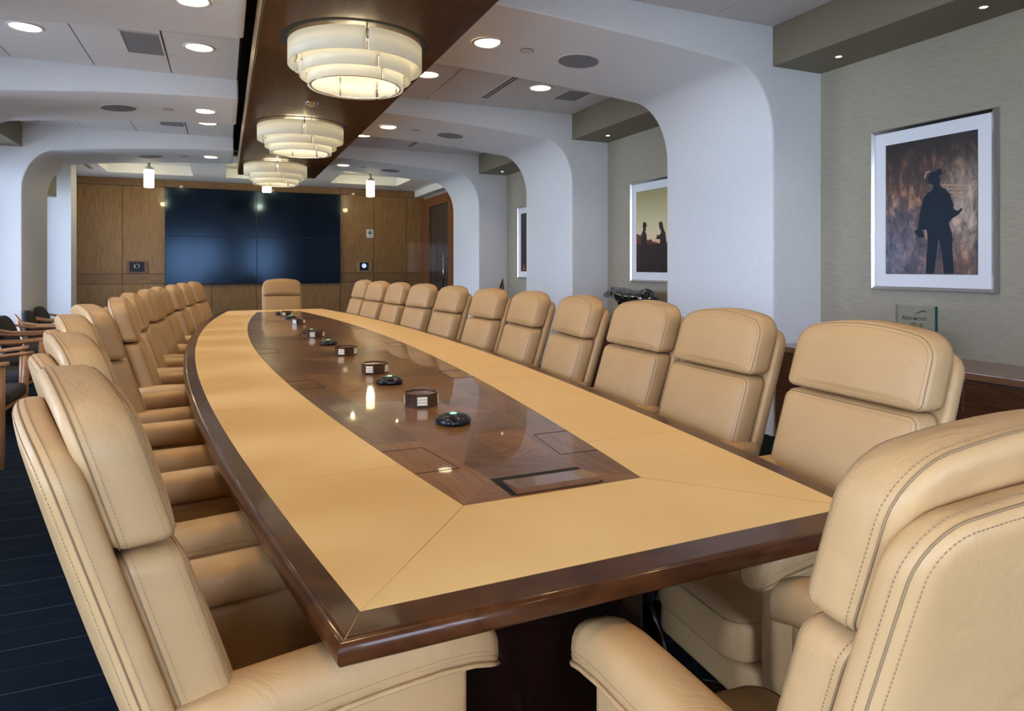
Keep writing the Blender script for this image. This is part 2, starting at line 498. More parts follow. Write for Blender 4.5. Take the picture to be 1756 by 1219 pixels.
# soffits between the columns (olive boxes over the niches)
def soffit(name, side, a, b_, z0=ZS, m=None):
    bm = bmesh.new()
    if side > 0: bx(bm, XR, WR, a, b_, z0, ZT + .02)
    else: bx(bm, WL, XL, a, b_, z0, ZT + .02)
    return struct(name, bm, m or M['olive'])
k = 1
for side in (1, -1):
    for a, b_ in bays[:4]:
        soffit('trim_%d' % k, side, a, b_); k += 1
bm = bmesh.new(); bx(bm, 3.60, WR, bays[4][0], YF, 2.66, ZF + .02); struct('trim_9', bm, M['white'])
bm = bmesh.new(); bx(bm, WL, XL - .10, bays[4][0], 11.15, 2.22, ZF + .02); struct('trim_10', bm, M['olive'])

# ceiling tiles: tile edges show as dark reveals
bm = bmesh.new()
for a, b_ in bays[:4]:
    for x0, x1, origin in ((XL, OX0, .15), (OX1, XR, 1.225)):
        cuts = [x0]
        g = origin - 6 * .545
        while g < x1 - .02:
            if g > x0 + .03: cuts.append(g)
            g += .545
        cuts.append(x1)
        yc = [b_ - .545 * q for q in range(8) if b_ - .545 * q > a + .03] + [a]
        yc = yc[::-1]
        for u0, u1 in zip(cuts, cuts[1:]):
            for v0, v1 in zip(yc, yc[1:]):
                bx(bm, u0 + .005, u1 - .005, v0 + .0016, v1 - .0016, ZT, ZT + .03)
struct('ceiling', bm, M['tile'])
bm = bmesh.new(); bx(bm, WL - .2, WR + .2, YB - .2, YF + .2, 3.12, 3.2); bx(bm, WL, OX0 - .012, YB, bays[4][0], ZT + .035, ZT + .06); bx(bm, OX1 + .012, WR, YB, bays[4][0], ZT + .035, ZT + .06)
struct('ceiling_void', bm, M['void'])
bm = bmesh.new(); bx(bm, OX0 - .012, OX0, YB, 9.95, ZT, ZT + .28); bx(bm, OX1, OX1 + .012, YB, 9.95, ZT, ZT + .28)
struct('ceiling_slot', bm, M['void'])
# white ceiling of the far bay with three recessed trays
trays = [(-1.74, -.48), (.04, 1.30), (1.80, 3.05)]
TY0, TY1 = 10.75, 12.6
bm = bmesh.new()
fy0 = bays[4][0] - .02
bx(bm, WL, WR, TY1, YF, ZF, ZF + .02); bx(bm, WL, WR, fy0, TY0, ZF, ZF + .02)
xs = WL
for a, b_ in trays: bx(bm, xs, a, TY0, TY1, ZF, ZF + .02); xs = b_
bx(bm, xs, WR, TY0, TY1, ZF, ZF + .02)
for a, b_ in trays:
    bx(bm, a - .02, a, TY0, TY1, ZF + .02, ZF + .16); bx(bm, b_, b_ + .02, TY0, TY1, ZF + .02, ZF + .16)
    bx(bm, a, b_, TY0 - .02, TY0, ZF + .02, ZF + .16); bx(bm, a, b_, TY1, TY1 + .02, ZF + .02, ZF + .16)
    bx(bm, a - .02, b_ + .02, TY0 - .02, TY1 + .02, ZF + .16, ZF + .18)
struct('ceiling_far_bay', bm, M['white'])

# hung wood panel over the table
PTILT = 0.0
bm = bmesh.new()
seams = [YB + .2, .55, 3.02, 5.42, 7.82, 9.78]
for a, b_ in zip(seams, seams[1:]):
    bx(bm, PX0, PX1, a + .002, b_ - .002, ZP, ZP + .02)
bx(bm, PX0 + .004, PX1 - .004, YB + .2, 9.775, ZP + .02, ZP + .2)
hp = thing('hanging_ceiling_panel', 'long dark wood panel hung from the ceiling above the table', 'ceiling panel', (0, 0, 0))
panel = obj('panel', bm, M['panelwood'], hp)
bm = bmesh.new(); bx(bm, PX0 - .006, PX0, YB + .2, 9.775, ZP + .03, ZP + .21); bx(bm, PX1, PX1 + .006, YB + .2, 9.775, ZP + .03, ZP + .21)
obj('brass_edge', bm, M['brass'], hp)['label'] = 'satin brass side strip'

# far wall: dark wood panels with fine joints
bm = bmesh.new()
bx(bm, WL - .2, WR + .2, YF + .02, YF + .2, 0, 3.1, 1)
def wp(x0, x1, z0, z1, mi=0): bx(bm, x0 + .004, x1 - .004, YF, YF + .022, z0 + .004, z1 - .004, mi)
for x0, x1 in ((WL, -1.62), (-1.62, -.96), (2.1, 2.76), (2.76, 3.427), (3.427, 3.8)):
    wp(x0, x1, .1, .94); wp(x0, x1, .94, 1.115, 2); wp(x0, x1, 1.115, 2.66)
for x0, x1 in ((-.96, -.2), (-.2, .565), (.565, 1.33), (1.33, 2.1)): wp(x0, x1, .1, .92)
for x0, x1 in ((WL, -.96), (-.96, 2.1), (2.1, 3.8)): wp(x0, x1, 2.66, ZF, 2)
struct('wall_far', bm, [M['wallwood'], M['void'], M['wallwood_h']])
bm = bmesh.new(); bx(bm, WL, WR, YF - .012, YF + .02, 0, .1); struct('baseboard_far', bm, M['base_green'])
bm = bmesh.new()
for a, b_ in arches:
    bx(bm, XR - .012, XR, a - .012, b_ + .012, 0, .11); bx(bm, XR, WR, a - .012, a, 0, .11); bx(bm, XR, WR, b_, b_ + .012, 0, .11)
struct('baseboard_right', bm, M['base_green'])
bm = bmesh.new()
for a, b_ in arches:
    bx(bm, XL, XL + .012, a - .012, b_ + .012, 0, .11); bx(bm, WL, XL, a - .012, a, 0, .11); bx(bm, WL, XL, b_, b_ + .012, 0, .11)
struct('baseboard_left', bm, M['base_green'])

# door in the right wall of the far bay: wood frame and dark glass leaf
bm = bmesh.new()
bx(bm, 3.73, WR, 12.76, YF, 0, 2.60); bx(bm, 3.73, WR, 10.15, 11.55, 0, 2.60); bx(bm, 3.73, WR, 11.55, 12.76, 2.42, 2.60)
dr = struct('door_1', bm, M['doorwood'])
bm = bmesh.new(); bx(bm, 3.755, 3.775, 11.56, 12.75, .01, 2.41)
obj('glass_leaf', bm, mat('smoked_glass', (.02, .022, .028), .12, coat=.6), dr)['label'] = 'smoked glass door leaf'
bm = bmesh.new(); tube(bm, [(3.70, 11.72, .8), (3.70, 11.72, 1.5)], .013); tube(bm, [(3.70, 11.72, .9), (3.756, 11.72, .9)], .008); tube(bm, [(3.70, 11.72, 1.4), (3.756, 11.72, 1.4)], .008)
obj('door_handle', bm, M['steel'], dr)

# ------------------------------------------------------------------ ceiling fixtures
def downlight_proto():
    t = thing('downlight', 'x', 'ceiling light')
    bm = bmesh.new(); lathe(bm, [(.088, -.001), (.092, -.006), (.104, -.006), (.108, -.001), (.108, .0)], seg=40)
    obj('trim_ring', bm, M['trimwhite'], t)
    bm = bmesh.new(); lathe(bm, [(0, -.003), (.06, -.0032), (.088, -.002)], seg=40)
    obj('lens', bm, M['lens'], t)['label'] = 'warm glowing lens'
    return t
DLP = downlight_proto()
def bz(x):          # underside of a beam at x
    hw = (XR - XL) / 2; x0 = hw - .34; d = min(abs(x - XC), x0)
    return 2.565 + .125 * (1 - (d / x0) ** 2)
first = True
rows = []
bay_mid = [(a + b_) / 2 for a, b_ in bays]
arch_mid = [(a + b_) / 2 for a, b_ in arches]
nth = ['nearest', 'second', 'third', 'fourth', 'far']
for i, y in enumerate(bay_mid[1:4]):
    for x, side in ((1.555, 'right of the wood panel'), (2.60, 'towards the right wall'), (-.165, 'left of the wood panel'), (-1.215, 'towards the window wall')):
        if i == 0 and True: where = 'in the nearest tiled bay'
        else: where = 'in the %s tiled bay' % ('middle' if i == 1 else 'farthest')
        rows.append((x, y, ZT, 'round warm downlight %s, %s' % (where, side)))
for i, y in enumerate(arch_mid[1:]):
    for x, side in ((1.555, 'right of the wood panel'), (-.165, 'left of the wood panel')):
        rows.append((x, y, bz(x), 'round warm downlight in the %s white beam, %s' % (['nearest', 'middle', 'farthest'][i], side)))
for x, y, z, lab in rows:
    if first: r = DLP; r.location = (x, y, z); r['label'] = lab; r['group'] = 'recessed downlights'; first = False
    else: dup(DLP, (x, y, z), 0, lab, 'recessed downlights')
    lamp('downlight_lamp', 'SPOT', (x, y, z - .03), DOWN_W, WARM, spot_size=math.radians(110), spot_blend=.6, shadow_soft_size=.06)
# also over the area beside and behind the viewpoint
for x, y, z in [(1.555, bay_mid[0], ZT), (-.165, bay_mid[0], ZT), (1.555, arch_mid[0], bz(1.555)), (-.165, arch_mid[0], bz(-.165))]:
    dup(DLP, (x, y, z), 0, 'round warm downlight %s of the wood panel, overhead in the %s' % ('right' if x > 1 else 'left', 'tiles' if z == ZT else 'beam above the near chairs'), 'recessed downlights')
    lamp('downlight_lamp', 'SPOT', (x, y, z - .03), DOWN_W, WARM, spot_size=math.radians(110), spot_blend=.6, shadow_soft_size=.06)

# speakers and small sensor discs in the beams
def disc_proto(name, cat, R, trim_m, face_m):
    t = thing(name, 'x', cat)
    bm = bmesh.new(); lathe(bm, [(R * .93, 0), (R * .94, -.006), (R, -.005), (R * 1.01, 0)], seg=40)
    obj('rim', bm, trim_m, t)
    bm = bmesh.new(); lathe(bm, [(0, -.005), (R * .5, -.005), (R * .93, -.004)], seg=40)
    obj('grille' if R > .1 else 'cover', bm, face_m, t)
    return t
SPK = disc_proto('ceiling_speaker', 'speaker', .145, M['tile'], M['grille'])
SEN = disc_proto('ceiling_sensor', 'sensor', .044, M['grille'], M['tile'])
fs_ = fn_ = True
for i, y in enumerate(arch_mid[1:]):
    nm = ['nearest', 'middle', 'farthest'][i]
    for x, xs_, sd in ((2.21, 1.825, 'right'), (-.85, -.46, 'left')):
        lab = 'round grey ceiling speaker in the %s white beam, %s of the wood panel' % (nm, sd)
        lab2 = 'small round ceiling sensor in the %s white beam, %s of the wood panel' % (nm, sd)
        a1 = math.atan(-2 * .125 * (x - XC) / (2.372 ** 2))
        if fs_: SPK.location = (x, y, bz(x)); SPK['label'] = lab; SPK['group'] = 'ceiling speakers'; SPK.rotation_euler = (0, -a1, 0); fs_ = False
        else: dup(SPK, (x, y, bz(x)), 0, lab, 'ceiling speakers').rotation_euler = (0, -a1, 0)
        if fn_: SEN.location = (xs_, y, bz(xs_)); SEN['label'] = lab2; SEN['group'] = 'ceiling sensors'; SEN.rotation_euler = (0, -a1, 0); fn_ = False
        else: dup(SEN, (xs_, y, bz(xs_)), 0, lab2, 'ceiling sensors').rotation_euler = (0, -a1, 0)

# air vents in the tiles
def vent(x0, x1, y0, y1, lab):
    t = thing('ceiling_vent', lab, 'air vent', ((x0 + x1) / 2, (y0 + y1) / 2, ZT), 0, 'ceiling air vents')
    hx, hy = (x1 - x0) / 2, (y1 - y0) / 2
    bm = bmesh.new()
    bx(bm, -hx, -hx + .012, -hy, hy, -.006, 0); bx(bm, hx - .012, hx, -hy, hy, -.006, 0)
    bx(bm, -hx + .012, hx - .012, -hy, -hy + .012, -.006, 0); bx(bm, -hx + .012, hx - .012, hy - .012, hy, -.006, 0)
    obj('frame', bm, M['tile'], t)
    bm = bmesh.new(); bx(bm, -hx + .012, hx - .012, -hy + .012, hy - .012, -.003, 0)
    obj('grille', bm, M['grille'], t)
for i, y in enumerate(bay_mid[1:4]):
    nm = ['nearest', 'middle', 'farthest'][i]
    vent(-.66, -.40, y + .07 - .27, y + .07 + .25, 'grey rectangular air vent in the %s tiled bay, left of the wood panel' % nm)
    vent(2.86, 3.12, y - .05, y + .30, 'grey rectangular air vent in the %s tiled bay, near the right wall' % nm)
def slot(x, y0, y1, z, lab):
    t = thing('slot_diffuser', lab, 'air vent', (x, (y0 + y1) / 2, z), 0, 'linear slot diffusers')
    h = (y1 - y0) / 2
    bm = bmesh.new(); bx(bm, -.034, -.026, -h, h, -.004, 0); bx(bm, -.006, .006, -h, h, -.004, 0); bx(bm, .026, .034, -h, h, -.004, 0)
    obj('frame', bm, M['tile'], t)
    bm = bmesh.new(); bx(bm, -.026, -.006, -h, h, -.002, 0); bx(bm, .006, .026, -h, h, -.002, 0)
    obj('slots', bm, M['void'], t)['kind'] = 'stuff'
for i, (a, b_) in enumerate(bays[1:4]):
    slot(2.262, a + .15, b_ - .28, ZT, 'double black slot diffuser in the %s tiled bay, right side' % ['nearest', 'middle', 'farthest'][i])
    t = slot(-2.0 + .12, a + .2, b_ - .2, ZT, 'double black slot diffuser in the %s tiled bay, by the windows' % ['nearest', 'middle', 'farthest'][i])

slot(-1.92, 11.3, 12.3, ZF, 'double black slot diffuser in the far bay ceiling, left of the trays')
# small spots in the niche soffits
def spot_proto():
    t = thing('niche_spotlight', 'x', 'ceiling light')
    bm = bmesh.new(); lathe(bm, [(.018, -.001), (.020, -.005), (.029, -.004), (.031, 0)], seg=24); obj('trim_ring', bm, M['olive'], t)
    bm = bmesh.new(); lathe(bm, [(0, -.003), (.018, -.003)], seg=24); obj('lens', bm, M['minilens'], t)['label'] = 'bright white lens'
    return t
SPT = spot_proto()
sps = [(2.18, 'over the framed miner photo, right one'), (3.06, 'over the framed miner photo, left one'), (4.95, 'over the two figures photo, right one'), (5.83, 'over the two figures photo, left one'), (7.76, 'in the farthest picture niche, right one'), (8.63, 'in the farthest picture niche, left one')]
for i, (y, lab) in enumerate(sps):
    lab = 'tiny round spotlight in the olive soffit ' + lab
    if i == 0: SPT.location = (3.585, y, ZS); SPT['label'] = lab; SPT['group'] = 'niche spotlights'
    else: dup(SPT, (3.585, y, ZS), 0, lab, 'niche spotlights')
    lamp('niche_spot_lamp', 'SPOT', (3.585, y, ZS - .02), 3.0, (1, .93, .82), spot_size=math.radians(70), spot_blend=.5, shadow_soft_size=.02).rotation_euler = (0, math.radians(8), 0)

# chandeliers: three stepped rings of frosted glass segments
def chandelier_proto():
    t = thing('chandelier', 'x', 'chandelier')
    # (radius, z0, z1, start angle, segments)
    bands = [(.366, -.140, -.020, .5, 3), (.304, -.200, -.075, .2, 4), (.262, -.248, -.122, .9, 3)]
    names = ['outer_glass_band', 'middle_glass_band', 'inner_glass_band']
    for (R, z0, z1, a0, ns), nm in zip(bands, names):
        for s in range(ns):
            bm = bmesh.new(); N = 28
            gap = .008 / R
            A0 = a0 + 2 * PI * s / ns + gap; A1 = a0 + 2 * PI * (s + 1) / ns - gap
            vs = []
            for i in range(N + 1):
                a = A0 + (A1 - A0) * i / N; c, s_ = math.cos(a), math.sin(a)
                vs.append([bm.verts.new((r_ * c, r_ * s_, z)) for r_, z in ((R, z0), (R, z1), (R - .007, z1), (R - .007, z0))])
            for a_, b_ in zip(vs, vs[1:]):
                for k in range(4):
                    f = bm.faces.new((a_[k], b_[k], b_[(k + 1) % 4], a_[(k + 1) % 4])); f.smooth = (k % 2 == 0)
            bm.faces.new(vs[0]); bm.faces.new(vs[-1][::-1])
            obj('glass_panel', bm, M['frost'], t)
    # clips and rods
    for (R, z0, z1, a0, ns) in bands:
        for s in range(ns):
            for da in (0,):
                bm = bmesh.new()
                a = a0 + 2 * PI * s / ns + da; c, s_ = math.cos(a), math.sin(a)
                tube(bm, [((R - .012) * c, (R - .012) * s_, z0 + .004), ((R - .012) * c, (R - .012) * s_, -.001)], .0035, 6)
                zc = (z0 + z1) / 2
                tube(bm, [((R - .012) * c, (R - .012) * s_, zc), ((R + .005) * c, (R + .005) * s_, zc)], .006, 8)
                obj('support_rod', bm, M['steel'], t)
    bm = bmesh.new()
    N = 64; R = .245
    tube(bm, [(R * math.cos(2 * PI * i / N), R * math.sin(2 * PI * i / N), -.244) for i in range(N)], .005, 6, closed=True)
    for a in (.2, .2 + PI / 2, .2 + PI, .2 + 1.5 * PI):
        tube(bm, [(R * math.cos(a), R * math.sin(a), -.244), (R * math.cos(a), R * math.sin(a), -.13)], .004, 6)
    obj('lower_ring', bm, M['steel'], t)
    bm = bmesh.new(); lathe(bm, [(0, -.012), (.24, -.012), (.25, -.001), (.25, 0)], seg=48)
    obj('reflector_plate', bm, mat('pearl_grey_plate', (.38, .37, .34), .5), t)
    bm = bmesh.new(); lathe(bm, [(0, -.175), (.03, -.17), (.05, -.15), (.055, -.125), (.045, -.10), (.03, -.08), (.03, -.015), (.0, -.015)], seg=32)
    obj('lit_globe', bm, M['bulb'], t)['label'] = 'glowing white globe'
    bm = bmesh.new(); lathe(bm, [(.366, -.0005), (.40, -.0015), (.405, 0)], seg=64)
    obj('recess_ring', bm, M['void'], t)
    return t
CHP = chandelier_proto()
chy = [(.682, 3.78), (.630, 6.17), (.585, 8.62)]
for i, (x, y) in enumerate(chy):
    lab = ['large stepped frosted glass chandelier nearest the viewer under the wood panel', 'middle of the three stepped frosted glass chandeliers', 'farthest stepped frosted glass chandelier, in front of the video wall'][i]
    if i == 0: CHP.location = (x, y, ZP); CHP['label'] = lab; CHP['group'] = 'chandeliers over the table'
    else: dup(CHP, (x, y, ZP), 0, lab, 'chandeliers over the table')
    for k in range(3):
        a = 2 * PI * k / 3 + .4
        lamp('chandelier_bulb', 'POINT', (x + .09 * math.cos(a), y + .09 * math.sin(a), ZP - .07), CHAND_W / 3, (1, .80, .50), shadow_soft_size=.06)
# detector on the wood panel
bm = bmesh.new(); lathe(bm, [(0, -.028), (.02, -.026), (.03, -.012), (.045, -.008), (.048, 0)], .62, 5.27, 24)
o = obj('smoke_detector', bm, M['steel']); o.location = (0, 0, ZP)
tag(o, 'small metal detector on the wood panel between the first two chandeliers', 'smoke detector')

# pendants of the far bay
def pendant_proto():
    t = thing('pendant_light', 'x', 'pendant light')
    bm = bmesh.new(); lathe(bm, [(0, 0), (.06, 0), (.06, -.02), (.02, -.03), (.02, -.10), (0, -.10)], seg=28); obj('canopy', bm, M['steel'], t)
    bm = bmesh.new(); lathe(bm, [(.0, -.10), (.05, -.105), (.076, -.14), (.076, -.15), (0, -.15)], seg=28); obj('cap', bm, M['steel'], t)
    bm = bmesh.new(); lathe(bm, [(.0, -.151), (.073, -.152), (.073, -.42), (.068, -.43), (.066, -.42), (.066, -.17), (.0, -.17)], seg=32); obj('glass_shade', bm, M['pendglass'], t)['label'] = 'glowing yellowish glass cylinder'
    return t
PDP = pendant_proto()
for i, (x, y, lab) in enumerate([(-1.09, 12.0, 'glowing glass cylinder pendant in the left ceiling tray'), (2.42, 12.0, 'glowing glass cylinder pendant in the right ceiling tray'), (.67, 12.0, 'glowing glass cylinder pendant in the middle tray behind the chandeliers')]):
    if i == 0: PDP.location = (x, y, 2.93); PDP['label'] = lab; PDP['group'] = 'tray pendants'
    else: dup(PDP, (x, y, 2.93), 0, lab, 'tray pendants')
    lamp('pendant_bulb', 'POINT', (x, y, 2.47), PEND_W, (1, .85, .5), shadow_soft_size=.05)
    a, b_ = trays[[0, 2, 1][i]]
    for yy in (TY0 + .5, TY1 - .5):
        lamp('cove_lamp', 'POINT', ((a + b_) / 2 + (.3 if yy < 11.5 else -.3), yy, 2.90), 1.6, (1, .86, .45), shadow_soft_size=.03)

# ------------------------------------------------------------------ video wall and wall devices
labs = {(0, 0): 'lower left', (1, 0): 'lower right', (0, 1): 'upper left', (1, 1): 'upper right'}
sx = [-.958, .567, 2.095]; sz = [.925, 1.79, 2.655]
for (i, j), nm in labs.items():
    t = thing('video_wall_display', '%s display of the large black two by two video wall' % nm, 'display', ((sx[i] + sx[i + 1]) / 2, YF, (sz[j] + sz[j + 1]) / 2), 0, 'video wall displays')
    hx, hz = (sx[i + 1] - sx[i]) / 2, (sz[j + 1] - sz[j]) / 2
    bm = bmesh.new(); bx(bm, -hx + .001, hx - .001, -.05, -.004, -hz + .001, hz - .001); obj('bezel', bm, M['screen_edge'], t)
    bm = bmesh.new(); bx(bm, -hx + .006, hx - .006, -.0535, -.05, -hz + .006, hz - .006); obj('screen', bm, M['display'], t)

def wall_plate(name, x, z, w_, h_, lab, cat, big=True):
    t = thing(name, lab, cat, (x, YF, z))
    bm = bmesh.new(); bx(bm, -w_ / 2, w_ / 2, -.012, 0, -h_ / 2, h_ / 2, bev=.003); obj('frame', bm, M['cabtop'] if big else M['brass'], t)
    bm = bmesh.new(); bx(bm, -w_ / 2 + .05, w_ / 2 - .05, -.016, -.012, -h_ / 2 + .025, h_ / 2 - .025); obj('black_panel', bm, M['black'], t)
    bm = bmesh.new(); lathe(bm, [(.0, 0), (.03, .0), (.03, .02), (.042, .02), (.045, 0)], seg=24)
    o = obj('lens_ring', bm, M['blueled'] if not big else M['steel'], t); o.rotation_euler = (PI / 2, 0, 0); o.location = (0, -.017, .01)
    if big:
        bm = bmesh.new(); lathe(bm, [(.0, .03), (.02, .028), (.028, .01), (.028, 0)], seg=20)
        o = obj('lens', bm, M['black'], t); o.rotation_euler = (PI / 2, 0, 0); o.location = (0, -.017, .01)
wall_plate('wall_camera', -1.395, 1.238, .33, .22, 'black camera in a framed recess on the wood wall left of the screens', 'camera')
wall_plate('control_panel', 2.565, 1.25, .28, .21, 'black control panel with a glowing ring right of the screens', 'control panel', False)
t = thing('thermostat', 'white wall device on the wood panel right of the screens', 'thermostat', (2.68, YF, 1.90))
bm = bmesh.new(); bx(bm, -.068, .068, -.022, 0, -.085, .085, bev=.006); obj('case', bm, M['trimwhite'], t)
bm = bmesh.new(); lathe(bm, [(0, .003), (.038, .003), (.042, 0)], seg=24); o = obj('dial', bm, M['grille'], t); o.rotation_euler = (PI / 2, 0, 0); o.location = (0, -.022, .022)
bm = bmesh.new(); bx(bm, -.012, .012, -.025, -.021, -.055, -.04); obj('button', bm, M['blackmatte'], t)

# ------------------------------------------------------------------ the table
TCX, TCY, TROT = .692 - .0185 * 3.6, 4.605, math.radians(1.06)
HL = 3.695
def half_w(s, top, drop, L): return top - drop * (s / L) ** 2
def boat(top, drop, L, l, n_=40):
    """closed outline; right side first"""
    pts = [(half_w(-l + 2 * l * i / n_, top, drop, L), -l + 2 * l * i / n_) for i in range(n_ + 1)]
    return pts + [(-x, y) for x, y in pts[::-1]]
TB = thing('conference_table', 'very long boat-shaped conference table, dark wood with an inlaid tan leather border', 'table', (TCX, TCY, 0), TROT)
n_ = 40
outer = lambda e=0: boat(.843 + e, .288, 3.7, HL + e)
def ring_strip(bm, A, B, za, zb, mi=0, smooth=False):
    va = [bm.verts.new((x, y, za)) for x, y in A]; vb = [bm.verts.new((x, y, zb)) for x, y in B]; N = len(A)
    for i in range(N):
        f = bm.faces.new((va[i], va[(i + 1) % N], vb[(i + 1) % N], vb[i])); f.material_index = mi; f.smooth = smooth
def boat2(inset):
    return boat(.843 - inset, .288, 3.7, HL - inset)
# rim
bm = bmesh.new()
L_OUT = boat(.786, .288 * (3.62 / 3.7) ** 2, 3.62, 3.62)
prof = [(.0, None)]
zz = [(.066, .7392), (.018, .7392), (.0145, .7392), (.008, .738), (.003, .7345), (.0004, .729), (.0, .722), (.0, .714), (.003, .708), (.008, .704), (.014, .703), (.05, .702), (.20, .698)]
rings = [L_OUT] + [boat2(i) for i, z in zz[1:]]
V = []
for (i_, z), rg in zip(zz, rings): V.append([bm.verts.new((x, y, z)) for x, y in rg])
for A, B in zip(V, V[1:]):
    N = len(A)
    for i in range(N):
        f = bm.faces.new((A[i], A[(i + 1) % N], B[(i + 1) % N], B[i])); f.smooth = True
bm.faces.new(V[-1])
# fine joints in the rim
rim = obj('rim', bm, M['rimwood'], TB)
for p in rim.data.polygons: p.use_smooth = True
md = rim.modifiers.new('edge', 'EDGE_SPLIT'); md.split_angle = math.radians(40)
# leather border
bm = bmesh.new()
IN_T, IN_D, IN_L = .458, .236, 3.28
L_IN = boat(IN_T, IN_D, 3.3, IN_L)
ring_strip(bm, L_OUT, L_IN, .7395, .7395)
ring_strip(bm, L_OUT, L_OUT, .7395, .734); ring_strip(bm, L_IN, L_IN, .7395, .734)
lb = obj('leather_border', bm, M['table_leather'], TB); lb['label'] = 'tan leather writing border'
# seams in the leather
bm = bmesh.new()
def seam(a, b_, r=.0006): tube(bm, [(a[0], a[1], .7395), (b_[0], b_[1], .7395)], r, 6)
def lo(s): return half_w(s, .786, .288 * (3.62 / 3.7) ** 2, 3.62)
def li_(s): return half_w(s, IN_T, IN_D, 3.3)
for sx_ in (1, -1):
    for sy_ in (1, -1): seam((sx_ * lo(3.62), sy_ * 3.62), (sx_ * li_(IN_L), sy_ * IN_L))
    for s in (-2.95, -2.05, -.7, .7, 2.05, 2.95): seam((sx_ * lo(s), s), (sx_ * li_(s), s), .0003)
obj('leather_seams', bm, mat('table_seam_thread', (.36, .23, .09), .7), TB)['kind'] = 'stuff'
bm = bmesh.new()
for sx_ in (1, -1):
    for sy_ in (1, -1): tube(bm, [(sx_ * lo(3.62), sy_ * 3.62, .7385), (sx_ * (half_w(HL, .843, .288, 3.7) - .012), sy_ * (HL - .012), .7385)], .0011, 6)
    for s in (-2.75, -1.1, 1.1, 2.75):
        tube(bm, [(sx_ * lo(s), s, .7388), (sx_ * (half_w(s, .843, .288, 3.7) - .018), s, .7388)], .0009, 6)
obj('rim_joints', bm, M['stitch'], TB)['kind'] = 'stuff'
# inlaid glossy wood centre: veneer pieces, each with its own grain direction
bm = bmesh.new(); uvl = bm.loops.layers.uv.new('grain'); tnl = bm.faces.layers.float.new('tone')
def veneer(poly, ang, off, z=.7393):
    vs = [bm.verts.new((x, y, z)) for x, y in poly]
    try: f = bm.faces.new(vs)
    except ValueError: return
    f[tnl] = random.uniform(.62, 1.25)
    c, s = math.cos(ang), math.sin(ang)
    for lp in f.loops:
        x, y = lp.vert.co.x, lp.vert.co.y
        lp[uvl].uv = (c * x + s * y + off, -s * x + c * y + off * 1.7)
BW = .14      # border band of the inlay
nb = 24
cuts = [-IN_L + 2 * IN_L * i / nb for i in range(nb + 1)]
for s_ in (1, -1):
    for i, (a, b_) in enumerate(zip(cuts, cuts[1:])):
        if i == 0 or i == nb - 1: continue
        ia, ib = li_(a), li_(b_)
        veneer([(s_ * ia, a), (s_ * ib, b_), (s_ * (ib - BW), b_), (s_ * (ia - BW), a)], PI / 2 - s_ * math.atan((ib - ia) / (b_ - a)), 3.1 * s_ + (i // 4) * 1.3)
fe = cuts[1]
for s_ in (1, -1):
    e0, e1 = s_ * IN_L, s_ * (IN_L - BW)
    w0, w1 = li_(IN_L), li_(IN_L - BW)
    wf = li_(fe)
    veneer([(-w0, e0), (w0, e0), (w1 - BW, e1), (-(w1 - BW), e1)], 0, 7 * s_)
    for q in (1, -1):
        veneer([(q * w0, e0), (q * wf, s_ * abs(fe)), (q * (wf - BW), s_ * abs(fe)), (q * (w1 - BW), e1)], PI / 2, 9 * q + s_)
    veneer([(-(w1 - BW), e1), (w1 - BW, e1), (wf - BW, s_ * abs(fe)), (-(wf - BW), s_ * abs(fe))], .6 * s_, 4)
# centre field: chevron wedges meeting on the centre line
ncell = 11
for i in range(1, nb - 1, 2):
    a = cuts[i]; b_ = cuts[min(i + 2, nb - 1)]
    if b_ <= a: continue
    mid = (a + b_) / 2
    for s_ in (1, -1):
        A = (s_ * (li_(a) - BW), a); Bp = (s_ * (li_(b_) - BW), b_); Mm = (s_ * (li_(mid) - BW), mid)
        veneer([(0, a), A, (0, mid)], s_ * .55, i + 2 * s_)
        veneer([A, Mm, (0, mid)], -s_ * .35, i * 1.7 + s_)
        veneer([Mm, Bp, (0, mid)], s_ * .35, i * 2.3 + s_)
        veneer([(0, mid), Bp, (0, b_)], -s_ * .55, i * 2.9 + s_)
bmesh.ops.recalc_face_normals(bm, faces=bm.faces[:])
for f in bm.faces:
    if f.normal.z < 0: f.normal_flip()
me = bpy.data.meshes.new('wood_inlay'); bm.to_mesh(me); bm.free(); me.materials.append(M['inlay'])
inl = bpy.data.objects.new('wood_inlay', me); COL.objects.link(inl); inl.parent = TB; inl['label'] = 'glossy inlaid wood centre'
